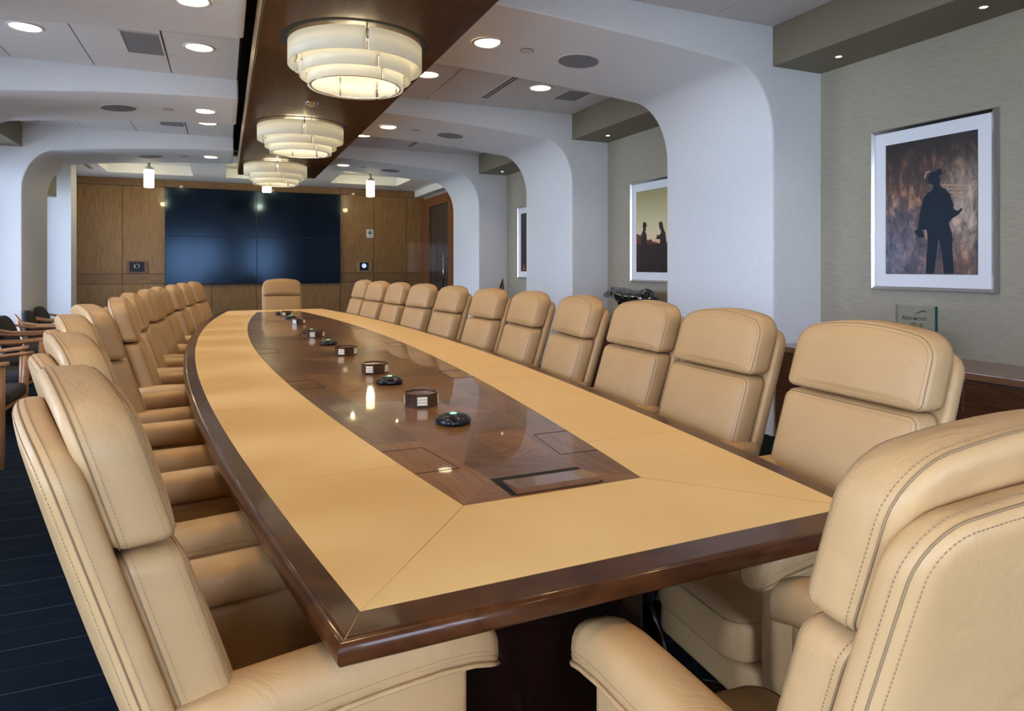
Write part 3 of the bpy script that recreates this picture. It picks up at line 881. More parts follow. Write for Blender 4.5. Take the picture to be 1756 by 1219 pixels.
# flush cable hatches, nearest one propped open
def hatch(cx_, cy_, w_, d_, rz, open_):
    h = bpy.data.objects.new('cable_hatch', None)
    bm = bmesh.new()
    if open_:
        bx(bm, -w_ / 2, w_ / 2, -d_ / 2, d_ / 2, .7394, .7400, 1)
        # tilted lid
        vs = [(-w_ / 2 + .012, -d_ / 2, .741), (w_ / 2 - .012, -d_ / 2, .741), (w_ / 2 - .012, d_ / 2 - .045, .744), (-w_ / 2 + .012, d_ / 2 - .045, .744)]
        a = [bm.verts.new(Vector(v)) for v in vs]; b_ = [bm.verts.new(Vector(v) + Vector((0, 0, .013 if v[1] < 0 else .004))) for v in vs]
        for q in range(4): bm.faces.new((a[q], a[(q + 1) % 4], b_[(q + 1) % 4], b_[q]))
        bm.faces.new(a[::-1]); bm.faces.new(b_)
    else:
        e = .0016
        for x0, x1, y0, y1 in ((-w_ / 2, w_ / 2, -d_ / 2, -d_ / 2 + e), (-w_ / 2, w_ / 2, d_ / 2 - e, d_ / 2), (-w_ / 2, -w_ / 2 + e, -d_ / 2, d_ / 2), (w_ / 2 - e, w_ / 2, -d_ / 2, d_ / 2)):
            bx(bm, x0, x1, y0, y1, .7392, .7398, 1)
    o = obj('cable_hatch', bm, [M['cabtop'] if open_ else M['inlay'], M['void']], TB)
    o.location = (cx_, cy_, 0); o.rotation_euler = (0, 0, rz)
    if open_: o['label'] = 'open cable hatch'
    bpy.data.objects.remove(h)
hatch(.01, -IN_L + .075, .235, .125, 0, True)
def flush_hatch(q, s0, s1, wd=.115):
    bm = bmesh.new()
    pts = [(li_(s0) - .001, s0), (li_(s0) - wd, s0), (li_(s1) - wd, s1), (li_(s1) - .001, s1)]
    for (xa, ya), (xb, yb) in zip(pts, pts[1:]):
        tube(bm, [(q * xa, ya, .7393), (q * xb, yb, .7393)], .0011, 6)
    obj('cable_hatch', bm, M['void'], TB)
for s in (-2.92, -1.65, -.38, .9, 2.1):
    for q in (1, -1): flush_hatch(q, s - .11, s + .11)
# base: three dark pedestals on a plinth
for k, (y0, y1, pw_) in enumerate(((-3.25, -1.8, .25), (-.7, .7, .28), (1.5, 2.6, .20))):
    bm = bmesh.new(); bx(bm, -pw_, pw_, y0, y1, .06, .692, bev=.006); bx(bm, -pw_ - .02, pw_ + .02, y0 - .02, y1 + .02, 0, .06, bev=.004)
    obj('pedestal', bm, M['basewood'], TB)
bm = bmesh.new(); bx(bm, -.03, .03, -3.3, 3.3, .60, .690)
obj('under_beam', bm, M['basewood'], TB)

def tw(x, y):     # table local -> world
    c, s = math.cos(TROT), math.sin(TROT)
    return (TCX + c * x - s * y, TCY + s * x + c * y)

# microphone pods and coaster boxes down the middle
def pod_proto():
    t = thing('microphone_pod', 'x', 'microphone')
    bm = bmesh.new()
    prof = [(0, .0), (.050, .0), (.056, .004), (.058, .010), (.054, .018), (.040, .027), (.020, .031), (0, .032)]
    seg = 48; rings = []
    for r, z in prof:
        if r == 0: rings.append([bm.verts.new((0, 0, z))]); continue
        rings.append([bm.verts.new((r * (1 + .035 * math.cos(3 * 2 * PI * k / seg)) * math.cos(2 * PI * k / seg), r * (1 + .035 * math.cos(3 * 2 * PI * k / seg)) * math.sin(2 * PI * k / seg), z)) for k in range(seg)])
    for A, B in zip(rings, rings[1:]):
        for k in range(seg):
            k2 = (k + 1) % seg
            if len(A) == 1: f = bm.faces.new((A[0], B[k2], B[k]))
            elif len(B) == 1: f = bm.faces.new((A[k], A[k2], B[0]))
            else: f = bm.faces.new((A[k], A[k2], B[k2], B[k]))
            f.smooth = True
    obj('body', bm, M['black'], t)
    bm = bmesh.new(); lathe(bm, [(0, .0335), (.009, .0332), (.012, .0315)], seg=20); obj('button', bm, M['green_led'], t)['label'] = 'green lit button'
    return t
def coaster_proto():
    t = thing('coaster_box', 'x', 'coaster box')
    R, h, N = .062, .050, 8
    bm = bmesh.new()
    def rg(r, z): return [bm.verts.new((r * math.cos(2 * PI * (k + .5) / N), r * math.sin(2 * PI * (k + .5) / N), z)) for k in range(N)]
    V = [rg(R, .002), rg(R, h), rg(R - .006, h), rg(R - .006, .012)]
    for A, B in zip(V, V[1:]):
        for k in range(N): bm.faces.new((A[k], A[(k + 1) % N], B[(k + 1) % N], B[k]))
    bm.faces.new(V[-1]); bm.faces.new(V[0][::-1])
    obj('box', bm, M['coaster'], t)
    # ribbed brass inserts on every second side
    for k in range(0, N, 2):
        bm = bmesh.new(); a = 2 * PI * (k + 1) / N; ap = R * math.cos(PI / N) + .0006
        c, s = math.cos(a), math.sin(a); hw_ = .0175
        for q in range(3):
            z0 = .011 + q * .0105
            for z_a, z_b in ((z0, z0 + .009),):
                vs = [(ap, -hw_, z_a), (ap, hw_, z_a), (ap + .0008, hw_, z_b), (ap + .0008, -hw_, z_b)]
                w_ = [bm.verts.new((c * x - s * y, s * x + c * y, z)) for x, y, z in vs]
                w2 = [bm.verts.new((c * (x + .0022) - s * y, s * (x + .0022) + c * y, z)) for x, y, z in vs]
                bm.faces.new(w2)
                for j in range(4): bm.faces.new((w_[j], w_[(j + 1) % 4], w2[(j + 1) % 4], w2[j]))
        obj('metal_inlay', bm, M['inlaymetal'], t)
    bm = bmesh.new(); lathe(bm, [(0, .046), (.050, .046), (.050, .040)], seg=32, smooth=False); obj('coaster_stack', bm, M['cabtop'], t)
    return t
M['inlaymetal'] = mat('metal_inlay_shine', (.95, .88, .66), .25, coat=.5)  # pale base colour paints in the lamp shine on the metal inserts
pods = [(.675, 2.034, 'nearest on the table'), (.654, 2.836, 'second from the near end'), (.616, 4.40, 'third from the near end'), (.606, 5.20, 'fourth from the near end'), (.594, 6.75, 'fifth from the near end'), (.560, 7.45, 'farthest on the table')]
boxes = [(.656, 2.347, 'nearest on the table'), (.655, 3.144, 'second from the near end'), (.638, 3.857, 'third from the near end'), (.599, 4.90, 'fourth from the near end'), (.600, 6.10, 'fifth from the near end'), (.588, 7.15, 'farthest on the table')]
P = pod_proto(); Q = coaster_proto()
ordn = {0: 'nearest', 1: 'second nearest', 2: 'third nearest', 3: 'fourth nearest', 4: 'second farthest', 5: 'farthest'}
for i, (x, y, _) in enumerate(pods):
    lab = 'low round black microphone pod with green light, %s of the six along the table' % ordn[i]
    if i == 0: P.location = (x, y, .7395); P['label'] = lab; P['group'] = 'microphone pods'; P.rotation_euler = (0, 0, .3)
    else: dup(P, (x, y, .7395), .3 + i, lab, 'microphone pods')
for i, (x, y, _) in enumerate(boxes):
    lab = 'octagonal dark wood box with shiny metal inserts, %s of the six along the table' % ordn[i]
    if i == 0: Q.location = (x, y, .7378); Q['label'] = lab; Q['group'] = 'octagonal boxes on the table'; Q.rotation_euler = (0, 0, .6)
    else: dup(Q, (x, y, .7378), [.6, .15, .2, .3, .1, .25][i], lab, 'octagonal boxes on the table')

# ------------------------------------------------------------------ leather conference chair
SH = .31        # recline (shear)
YFR = -.24       # front face of the back cushions at z=.89
def recl(T):
    def f(p):
        y = p.y - T
        return Vector((p.x, y + YFR - (p.z - .89) * SH - .03 * (p.x / .25) ** 2 * 0, p.z))
    return f
def chair_proto():
    t = thing('conference_chair', 'x', 'chair')
    # outer back shell
    PT = .080   # pad thickness
    bm = bmesh.new(); ST = .046
    def sh(p): return Vector((p.x, p.y - ST - PT + YFR - (p.z - .89) * SH + .008 * (p.x / .26) ** 2, p.z))
    ring = pillow(bm, .229, .36, 1.048, ST, .05, .05, .014, crown=.024, puff=-.004, puffb=.010, xf=sh, reb=.024)
    shell = obj('back_shell', bm, M['leather'], t)
    bm = bmesh.new(); tube(bm, ring(.0035, .0115, .0), .0013, 6, closed=True)
    obj('shell_seam', bm, M['piping'], shell)
    bm = bmesh.new()
    dashes(bm, ring(.0, .021, .0003)); dashes(bm, ring(.0115, .0035, .0))
    obj('stitching', bm, M['stitch'], shell)['kind'] = 'stuff'
    # head cushion and lumbar cushion
    def pad(name, zb, zt, crown, rb, rt, hw):
        bm = bmesh.new()
        def xf(p): return Vector((p.x, p.y - PT + YFR - (p.z - .89) * SH + .0 * p.x, p.z))
        rg = pillow(bm, hw, zb, zt, PT, rb, rt, .024, crown=crown, puff=.016, puffb=0, xf=xf, reb=.02)
        o = obj(name, bm, M['leather'], t)
        bm = bmesh.new(); tube(bm, rg(.0070, PT - .0070, 0), .0012, 6, closed=True); tube(bm, rg(.001, .012, 0), .0012, 6, closed=True)
        obj('seam', bm, M['piping'], o)
        bm = bmesh.new(); dashes(bm, rg(.0145, PT - .0015)); dashes(bm, rg(.0015, PT - .0165)); dashes(bm, rg(.0, .020, .0003))
        obj('stitching', bm, M['stitch'], o)['kind'] = 'stuff'
        return o
    pad('head_cushion', .895, 1.095, .030, .026, .056, .219)
    pad('back_cushion', .455, .889, .0, .05, .028, .215)
    # seat
    bm = bmesh.new()
    def sx_(p): return Vector((p.x, p.z, .372 + p.y))
    rg = pillow(bm, .166, -.20, .245, .092, .03, .06, .03, puff=.012, xf=sx_, reb=.015)
    so = obj('seat_cushion', bm, M['leather'], t)
    bm = bmesh.new(); tube(bm, rg(.010, .092 - .006), .0016, 6, closed=True); obj('seam', bm, M['piping'], so)
    bm = bmesh.new()
    def sx2(p): return Vector((p.x, p.z, .288 + p.y))
    pillow(bm, .183, -.22, .225, .082, .03, .05, .02, puff=.0, xf=sx2, reb=.02)
    obj('seat_base', bm, M['leather'], t)
    # arms
    for s in (1, -1):
        bm = bmesh.new(); rings = []
        path = [(-.268, .654, .020, .020), (-.255, .654, .041, .034), (-.21, .652, .046, .040), (-.10, .648, .047, .040), (.02, .643, .048, .041), (.12, .636, .049, .043), (.18, .626, .049, .044), (.215, .613, .046, .043), (.235, .599, .037, .035), (.245, .589, .018, .017)]
        for (y, z, a, b_) in path:
            r = []
            for k in range(20):
                th = 2 * PI * k / 20; c, s2 = math.cos(th), math.sin(th)
                e = .72
                r.append(bm.verts.new((s * .205 + a * math.copysign(abs(c) ** e, c), y, z + b_ * math.copysign(abs(s2) ** e, s2))))
            rings.append(r)
        for A, B in zip(rings, rings[1:]):
            for k in range(20):
                f = bm.faces.new((A[k], A[(k + 1) % 20], B[(k + 1) % 20], B[k])); f.smooth = True
        bm.faces.new(rings[0]); bm.faces.new(rings[-1][::-1])
        arm = obj('armrest', bm, M['leather'], t)
        bm = bmesh.new()
        tube(bm, [(s * (.205 + a * .97), y, z - b_ * .30) for y, z, a, b_ in path[1:-1]], .0016, 6)
        tube(bm, [(s * (.205 + a * .96), y, z - b_ * .62) for y, z, a, b_ in path[1:-1]], .0042, 8)
        obj('piping', bm, M['leather'], arm)
        bm = bmesh.new()
        for dz in (.12, .46):
            dashes(bm, [(s * (.2055 + a * .985), y, z - b_ * dz) for y, z, a, b_ in path[1:-2]], closed=False)
        obj('stitching', bm, M['stitch'], arm)['kind'] = 'stuff'
        # side panel under the arm
        bm = bmesh.new()
        def sp2(p): return Vector((s * (.176 + p.y), p.x - .022, p.z))
        pillow(bm, .212, .30, .606, .048, .07, .03, .016, puff=.004, xf=sp2)
        obj('side_panel', bm, M['leather'], t)
    # column and five-star base with casters
    bm = bmesh.new(); lathe(bm, [(0, .10), (.030, .10), (.030, .20), (.022, .205), (.022, .29), (0, .29)], seg=20); bx(bm, -.10, .10, -.12, .12, .265, .288)
    obj('gas_column', bm, M['blackmatte'], t)
    bm = bmesh.new()
    for k in range(5):
        a = 2 * PI * k / 5 + .3
        tube(bm, [(.02 * math.cos(a), .02 * math.sin(a), .115), (.15 * math.cos(a), .15 * math.sin(a), .100), (.27 * math.cos(a), .27 * math.sin(a), .075)], [.026, .022, .014], 8)
    obj('star_base', bm, M['basewood'], t)
    for k in range(5):
        a = 2 * PI * k / 5 + .3
        bm = bmesh.new(); cx_, cy_ = .275 * math.cos(a), .275 * math.sin(a)
        for q in (-.013, .013):
            u = Vector((-math.sin(a), math.cos(a), 0))
            c = Vector((cx_, cy_, .028)) + u * q
            tube(bm, [c - u * .009, c + u * .009], .0275, 14)
        tube(bm, [(cx_, cy_, .03), (cx_, cy_, .085)], .008, 8)
        obj('caster', bm, M['blackmatte'], t)
    return t
CH = chair_proto()
def pose(px, py, ang):   # point on the cushion front at z=.89 and facing angle -> location, rotation
    fx, fy = math.cos(ang), math.sin(ang)
    return (px - fx * YFR, py - fy * YFR, 0), ang - PI / 2
rp = [(1.500, 1.264), (1.527, 1.845), (1.590, 2.420), (1.590, 3.003), (1.600, 3.62), (1.589, 4.244), (1.547, 4.913), (1.500, 5.58), (1.430, 6.17), (1.375, 6.80), (1.345, 7.47)]
oname = ['nearest', 'second', 'third', 'fourth', 'fifth', 'sixth', 'seventh', 'eighth', 'ninth', 'tenth', 'farthest']
def olab(i, side):
    if i == 0: return 'tan leather conference chair, nearest on the %s side of the table' % side
    if i == 10: return 'tan leather conference chair, farthest on the %s side of the table' % side
    return 'tan leather conference chair, %s from the near end on the %s side' % (oname[i], side)
lp = [(-.100, 1.142), (-.218, 1.76), (-.33, 2.42), (-.39, 3.06), (-.365, 3.685), (-.385, 4.28), (-.36, 4.90), (-.345, 5.50), (-.29, 6.12), (-.245, 6.72), (-.180, 7.32)]
ltilt = [15, 16, 14, 18, 5, 3, -3, -3, -3, -5, -8]
rtilt = [3, 3, 2, 6, 2, -3, -5, -9, -7, -10, -7]
used = False
for side, pts in (('right', rp), ('left', lp)):
    for i, (x, y) in enumerate(pts):
        ang = PI - math.radians(rtilt[i]) if side == 'right' else math.radians(ltilt[i])
        loc, rz = pose(x, y, ang)
        if not used: CH.location = loc; CH.rotation_euler = (0, 0, rz); CH['label'] = olab(i, side); CH['group'] = 'conference chairs'; used = True
        else: dup(CH, loc, rz, olab(i, side), 'conference chairs')
loc, rz = pose(.752, .50, math.radians(87)); dup(CH, loc, rz, 'tan leather conference chair at the near head of the table, seen from behind', 'conference chairs')
loc, rz = pose(.655, 8.52, math.radians(-90)); dup(CH, loc, rz, 'tan leather conference chair at the far head of the table, facing the viewer', 'conference chairs')

# ------------------------------------------------------------------ guest chairs along the windows
def guest_proto():
    t = thing('guest_chair', 'x', 'chair')
    # local: faces +Y
    bm = bmesh.new()
    def xb(p): return Vector((p.x, -.22 + p.y - (p.z - .45) * .28, p.z))
    pillow(bm, .215, .44, .775, .055, .06, .16, .022, crown=.03, puff=.01, xf=xb)
    obj('backrest', bm, M['fabric'], t)
    bm = bmesh.new()
    def xs2(p): return Vector((p.x, p.z, .375 + p.y))
    pillow(bm, .235, -.22, .27, .085, .04, .05, .03, puff=.012, xf=xs2)
    obj('seat', bm, M['fabric'], t)
    for s in (1, -1):
        bm = bmesh.new()
        pts = [(s * .235, -.33, .745), (s * .262, -.27, .665), (s * .285, -.12, .632), (s * .292, .08, .628), (s * .285, .25, .645), (s * .282, .29, .650)]
        tube(bm, pts, [.014, .019, .021, .022, .022, .019], 10, flat=.62)
        obj('armrest', bm, M['armwood'], t)
        bm = bmesh.new()
        tube(bm, [(s * .275, .25, .634), (s * .262, .245, .40), (s * .25, .25, 0)], [.019, .021, .014], 8); obj('leg', bm, M['armwood'], t)
        bm = bmesh.new()
        tube(bm, [(s * .245, -.30, .68), (s * .24, -.24, .40), (s * .235, -.33, 0)], [.015, .020, .013], 8); obj('leg', bm, M['armwood'], t)
    bm = bmesh.new()
    tube(bm, [(-.25, .24, .36), (.25, .24, .36)], .017, 8); tube(bm, [(-.24, -.24, .36), (.24, -.24, .36)], .017, 8)
    for s in (1, -1): tube(bm, [(s * .245, .24, .36), (s * .24, -.24, .36)], .017, 8)
    obj('seat_rail', bm, M['armwood'], t)
    return t
G = guest_proto()
gp = [(-1.49, 5.23, 'nearest of the row by the windows'), (-1.60, 6.17, 'second from the near end of the row by the windows'), (-1.62, 6.90, 'third from the near end of the row by the windows'), (-1.66, 7.75, 'fourth from the near end of the row by the windows'), (-1.66, 8.62, 'fifth in the row, beside the far left column'), (-1.72, 9.42, 'farthest of the row, against the far left column')]
for i, (x, y, lab) in enumerate(gp):
    lab = 'wooden armchair with dark upholstery, ' + lab
    if i == 0: G.location = (x, y, 0); G.rotation_euler = (0, 0, -PI / 2); G['label'] = lab; G['group'] = 'guest armchairs by the windows'
    else: dup(G, (x, y, 0), -PI / 2 + [0, .0, .03, -.04, .02, -.05][i], lab, 'guest armchairs by the windows')

# ------------------------------------------------------------------ credenzas in the right niches
CZ = .725
def credenza(y0, y1, lab, nd):
    t = thing('credenza', lab, 'cabinet', (0, 0, 0))
    bm = bmesh.new(); bx(bm, 3.36, WR - .002, y0 + .02, y1 - .02, .06, CZ - .035); bx(bm, 3.40, WR - .002, y0 + .03, y1 - .03, 0, .06); obj('body', bm, M['cabwood'], t)
    bm = bmesh.new(); bx(bm, 3.325, WR - .002, y0 + .005, y1 - .005, CZ - .035, CZ, bev=.003); obj('top', bm, M['cabtop'], t)
    wd = (y1 - y0 - .06) / nd
    for k in range(nd):
        a = y0 + .03 + k * wd
        bm = bmesh.new(); bx(bm, 3.342, 3.359, a + .003, a + wd - .003, .075, CZ - .045, bev=.002)
        d = obj('door', bm, M['cabwood'], t)
        hy = a + wd - .035 if k % 2 == 0 else a + .035
        bm = bmesh.new(); tube(bm, [(3.312, hy, .33), (3.312, hy, .655)], .0065, 10)
        for z in (.37, .615): tube(bm, [(3.312, hy, z), (3.343, hy, z)], .004, 8)
        obj('handle', bm, M['steel'], d)
credenza(arches[0][1] + .015, arches[1][0] - .015, 'dark wood credenza in the niche under the framed miner photo', 4)
credenza(arches[1][1] + .015, arches[2][0] - .015, 'dark wood credenza in the middle niche under the black sculpture', 4)
credenza(arches[2][1] + .015, arches[3][0] - .015, 'dark wood credenza in the farthest niche under the small sculpture', 4)

# ------------------------------------------------------------------ framed photographs
def framed(yc, zc, w_, h_, lab, print_mat, builders):
    t = thing('framed_photograph', lab, 'framed picture', (WR, yc, zc))
    # local: picture faces -X; +Y is to the left in the photo
    bm = bmesh.new(); fw, fd = .026, .034
    hw_, hh = w_ / 2, h_ / 2
    def side(p0, p1, q0, q1):
        A = [bm.verts.new((-.002, *p0)), bm.verts.new((-fd * .55, *p0)), bm.verts.new((-fd, p0[0] + (q0[0] - p0[0]) * .35, p0[1] + (q0[1] - p0[1]) * .35)), bm.verts.new((-fd * .7, *q0)), bm.verts.new((-.002, *q0))]
        B = [bm.verts.new((-.002, *p1)), bm.verts.new((-fd * .55, *p1)), bm.verts.new((-fd, p1[0] + (q1[0] - p1[0]) * .35, p1[1] + (q1[1] - p1[1]) * .35)), bm.verts.new((-fd * .7, *q1)), bm.verts.new((-.002, *q1))]
        for k in range(5): bm.faces.new((A[k], A[(k + 1) % 5], B[(k + 1) % 5], B[k]))
    o4 = [(-hw_, -hh), (hw_, -hh), (hw_, hh), (-hw_, hh)]; i4 = [(-hw_ + fw, -hh + fw), (hw_ - fw, -hh + fw), (hw_ - fw, hh - fw), (-hw_ + fw, hh - fw)]
    for k in range(4): side(o4[k], o4[(k + 1) % 4], i4[k], i4[(k + 1) % 4])
    obj('frame', bm, M['steel'], t)['label'] = 'brushed silver frame'
    bm = bmesh.new(); bx(bm, -.018, -.002, -hw_ + fw, hw_ - fw, -hh + fw, hh - fw); obj('mat_board', bm, M['matboard'], t)
    pw, ph = .545, .79
    bm = bmesh.new(); bx(bm, -.0195, -.018, -pw / 2 - .003, pw / 2 + .003, -ph / 2 - .003, ph / 2 + .003, 1); bx(bm, -.0205, -.0195, -pw / 2, pw / 2, -ph / 2, ph / 2, 0)
    pr = obj('print', bm, [print_mat, M['blackmatte']], t)
    for poly, m, d in builders:
        bm = bmesh.new()
        vs = [(pw / 2 - u * pw, -ph / 2 + v * ph) for u, v in poly]
        a = [bm.verts.new((-.0206 - d, y, z)) for y, z in vs]
        from mathutils.geometry import tessellate_polygon
        for tri in tessellate_polygon([[Vector((y, z, 0)) for y, z in vs]]):
            bm.faces.new([a[q] for q in tri])
        obj('printed_figure', bm, m, pr)
    return t
silm = mat('silhouette_ink', (.006, .016, .035), .45, spec=.25)
silb = mat('silhouette_black', (.006, .004, .006), .35)
# rock cave print
m = mat('mine_print', (.1, .05, .03), .35)
n, l, b = nodes(m)
tc = n.new('ShaderNodeTexCoord'); mp = n.new('ShaderNodeMapping'); l.new(tc.outputs['Object'], mp.inputs[0]); mp.inputs['Scale'].default_value = (1, 2.4, 1.2); mp.inputs['Rotation'].default_value = (.35, 0, 0)
nt = n.new('ShaderNodeTexNoise'); nt.inputs['Scale'].default_value = 7; nt.inputs['Detail'].default_value = 14; nt.inputs['Roughness'].default_value = .74; nt.inputs['Distortion'].default_value = .35; l.new(mp.outputs[0], nt.inputs['Vector'])
cr = n.new('ShaderNodeValToRGB'); l.new(nt.outputs[0], cr.inputs[0])
cr.color_ramp.elements[0].position = .38; cr.color_ramp.elements[0].color = (.015, .006, .006, 1)
cr.color_ramp.elements[1].position = .66; cr.color_ramp.elements[1].color = (.55, .25, .12, 1)
e = cr.color_ramp.elements.new(.52); e.color = (.11, .045, .028, 1)
sp3 = n.new('ShaderNodeSeparateXYZ'); l.new(tc.outputs['Object'], sp3.inputs[0])
# print is dark at the top, bright towards the cave mouth lower right
up = n.new('ShaderNodeMapRange'); up.inputs[1].default_value = .40; up.inputs[2].default_value = .05; l.new(sp3.outputs['Z'], up.inputs[0])
mulx = n.new('ShaderNodeMix'); mulx.data_type = 'RGBA'; mulx.blend_type = 'MIX'; mulx.inputs[6].default_value = (.008, .004, .005, 1); l.new(up.outputs[0], mulx.inputs[0]); l.new(cr.outputs[0], mulx.inputs[7])
# bright blob
vd = n.new('ShaderNodeVectorMath'); vd.operation = 'DISTANCE'; vd.inputs[1].default_value = (-.02, -.24, -.02); l.new(tc.outputs['Object'], vd.inputs[0])
blob = n.new('ShaderNodeMapRange'); blob.inputs[1].default_value = .30; blob.inputs[2].default_value = .0; blob.inputs[4].default_value = .85; l.new(vd.outputs['Value'], blob.inputs[0])
mul2 = n.new('ShaderNodeMath'); mul2.operation = 'MULTIPLY'; l.new(blob.outputs[0], mul2.inputs[0]); 
nt2 = n.new('ShaderNodeMapRange'); nt2.inputs[1].default_value = .35; nt2.inputs[2].default_value = .6; l.new(nt.outputs[0], nt2.inputs[0]); l.new(nt2.outputs[0], mul2.inputs[1])
mm = n.new('ShaderNodeMix'); mm.data_type = 'RGBA'; mm.inputs[7].default_value = (.70, .56, .44, 1); l.new(mulx.outputs[2], mm.inputs[6]); l.new(mul2.outputs[0], mm.inputs[0])
# bluish rubble lower left
vd2 = n.new('ShaderNodeVectorMath'); vd2.operation = 'DISTANCE'; vd2.inputs[1].default_value = (-.02, .25, -.28); l.new(tc.outputs['Object'], vd2.inputs[0])
bl2 = n.new('ShaderNodeMapRange'); bl2.inputs[1].default_value = .40; bl2.inputs[2].default_value = .05; bl2.inputs[4].default_value = .75; l.new(vd2.outputs['Value'], bl2.inputs[0])
cr2 = n.new('ShaderNodeValToRGB'); l.new(nt.outputs[0], cr2.inputs[0]); cr2.color_ramp.elements[0].position = .4; cr2.color_ramp.elements[0].color = (.03, .045, .10, 1); cr2.color_ramp.elements[1].position = .65; cr2.color_ramp.elements[1].color = (.22, .24, .34, 1)
mm2 = n.new('ShaderNodeMix'); mm2.data_type = 'RGBA'; l.new(bl2.outputs[0], mm2.inputs[0]); l.new(mm.outputs[2], mm2.inputs[6]); l.new(cr2.outputs[0], mm2.inputs[7])
l.new(mm2.outputs[2], b.inputs['Base Color'])
M['mine'] = m
raw = [(408, 500), (406, 460), (420, 435), (440, 424), (455, 428), (460, 415), (475, 410), (485, 418), (480, 432), (500, 436), (470, 455), (475, 480), (470, 505), (480, 520), (510, 535), (530, 560), (553, 625), (550, 645), (565, 660), (580, 660), (595, 645), (604, 655), (580, 685), (560, 700), (548, 705), (530, 728), (528, 745), (545, 800), (545, 870), (548, 930), (555, 1038), (497, 1038), (490, 960), (485, 910), (468, 830), (460, 880), (455, 920), (440, 1038), (392, 1038), (395, 930), (402, 880), (400, 800), (395, 775), (365, 775), (385, 810), (378, 828), (350, 822), (322, 795), (325, 780), (342, 775), (348, 720), (355, 680), (365, 630), (382, 580), (400, 560), (430, 540), (437, 515), (430, 505)]
def uv1(x, y):
    u = (x - 137) / 543.0; top = 280 - 98 * u
    return (u, (1040 - y) / (1040 - top))
fig = [uv1(*p) for p in raw]
ladm = mat('pale_rock_lines', (.50, .30, .19), .4)
lad = [([uv1(*p) for p in q], ladm, 0.0) for q in (
    [(484, 505), (620, 508), (628, 516), (484, 512)], [(520, 528), (625, 530), (625, 536), (520, 534)], [(530, 548), (612, 550), (600, 560), (530, 556)],
    [(512, 508), (518, 508), (518, 556), (512, 556)], [(566, 508), (571, 508), (571, 556), (566, 556)],
    [(380, 470), (392, 430), (420, 424), (418, 430), (398, 438), (388, 470)])]
framed(2.605, 1.594, .75, 1.0, 'silver framed photograph of a miner silhouetted in a cave, nearest on the right wall', M['mine'], lad + [(fig, silm, .0006)])
# sunset print
m = mat('sunset_print', (.5, .4, .2), .35); n, l, b = nodes(m)
tc = n.new('ShaderNodeTexCoord'); s3 = n.new('ShaderNodeSeparateXYZ'); l.new(tc.outputs['Object'], s3.inputs[0])
mr_ = n.new('ShaderNodeMapRange'); mr_.inputs[1].default_value = -.395; mr_.inputs[2].default_value = .395; l.new(s3.outputs['Z'], mr_.inputs[0])
cr = n.new('ShaderNodeValToRGB'); l.new(mr_.outputs[0], cr.inputs[0]); cr.color_ramp.elements[0].position = .30; cr.color_ramp.elements[0].color = (.62, .30, .20, 1); cr.color_ramp.elements[1].position = .95; cr.color_ramp.elements[1].color = (.42, .37, .17, 1)
e = cr.color_ramp.elements.new(.42); e.color = (.80, .66, .45, 1); e = cr.color_ramp.elements.new(.62); e.color = (.66, .62, .36, 1)
l.new(cr.outputs[0], b.inputs['Base Color']); M['sunset'] = m
def uv2(x, y):
    u = (x - 1130) / 220.0; top = 118 - 35 * u
    return (u, (650 - y) / (650 - top))
figA = [(1175, 330), (1180, 317), (1190, 315), (1198, 325), (1203, 345), (1195, 350), (1197, 370), (1190, 378), (1200, 400), (1203, 440), (1198, 480), (1200, 520), (1190, 560), (1195, 630), (1175, 630), (1172, 540), (1168, 480), (1163, 440), (1165, 400), (1172, 380), (1178, 370), (1174, 350)]
figB = [(1283, 345), (1280, 325), (1290, 312), (1303, 318), (1307, 340), (1310, 360), (1322, 390), (1327, 440), (1322, 500), (1320, 600), (1315, 640), (1290, 640), (1290, 520), (1287, 470), (1290, 430), (1275, 432), (1258, 425), (1270, 415), (1262, 402), (1280, 405), (1292, 395), (1295, 375), (1285, 360)]
gnd = [(1130, 650), (1130, 465), (1160, 462), (1185, 470), (1215, 465), (1240, 468), (1280, 460), (1320, 462), (1350, 455), (1350, 650)]
trees = [(1130, 470), (1130, 400), (1142, 395), (1150, 405), (1160, 400), (1168, 425), (1200, 440), (1215, 436), (1230, 430), (1240, 448), (1260, 450), (1280, 458), (1310, 456), (1330, 450), (1350, 455), (1350, 470)]
gmat = mat('dark_ground_ink', (.016, .004, .006), .35); tmat = mat('tree_ink', (.13, .022, .018), .35)
framed(5.335, 1.585, .75, 1.0, 'silver framed photograph of two silhouetted figures at sunset, in the middle niche', M['sunset'], [([uv2(*p) for p in trees], tmat, 0), ([uv2(*p) for p in gnd], gmat, .0003), ([uv2(*p) for p in figA], silb, .0006), ([uv2(*p) for p in figB], silb, .0006)])
m = mat('dark_print', (.008, .004, .004), .35)
emb = mat('ember_ink', (.35, .08, .02), .4)
framed(8.15, 1.575, .75, 1.0, 'silver framed nearly black photograph, mostly hidden in the farthest niche', m, [([(.1, .02), (.14, .08), (.12, .14), (.2, .10), (.3, .02)], emb, 0)])

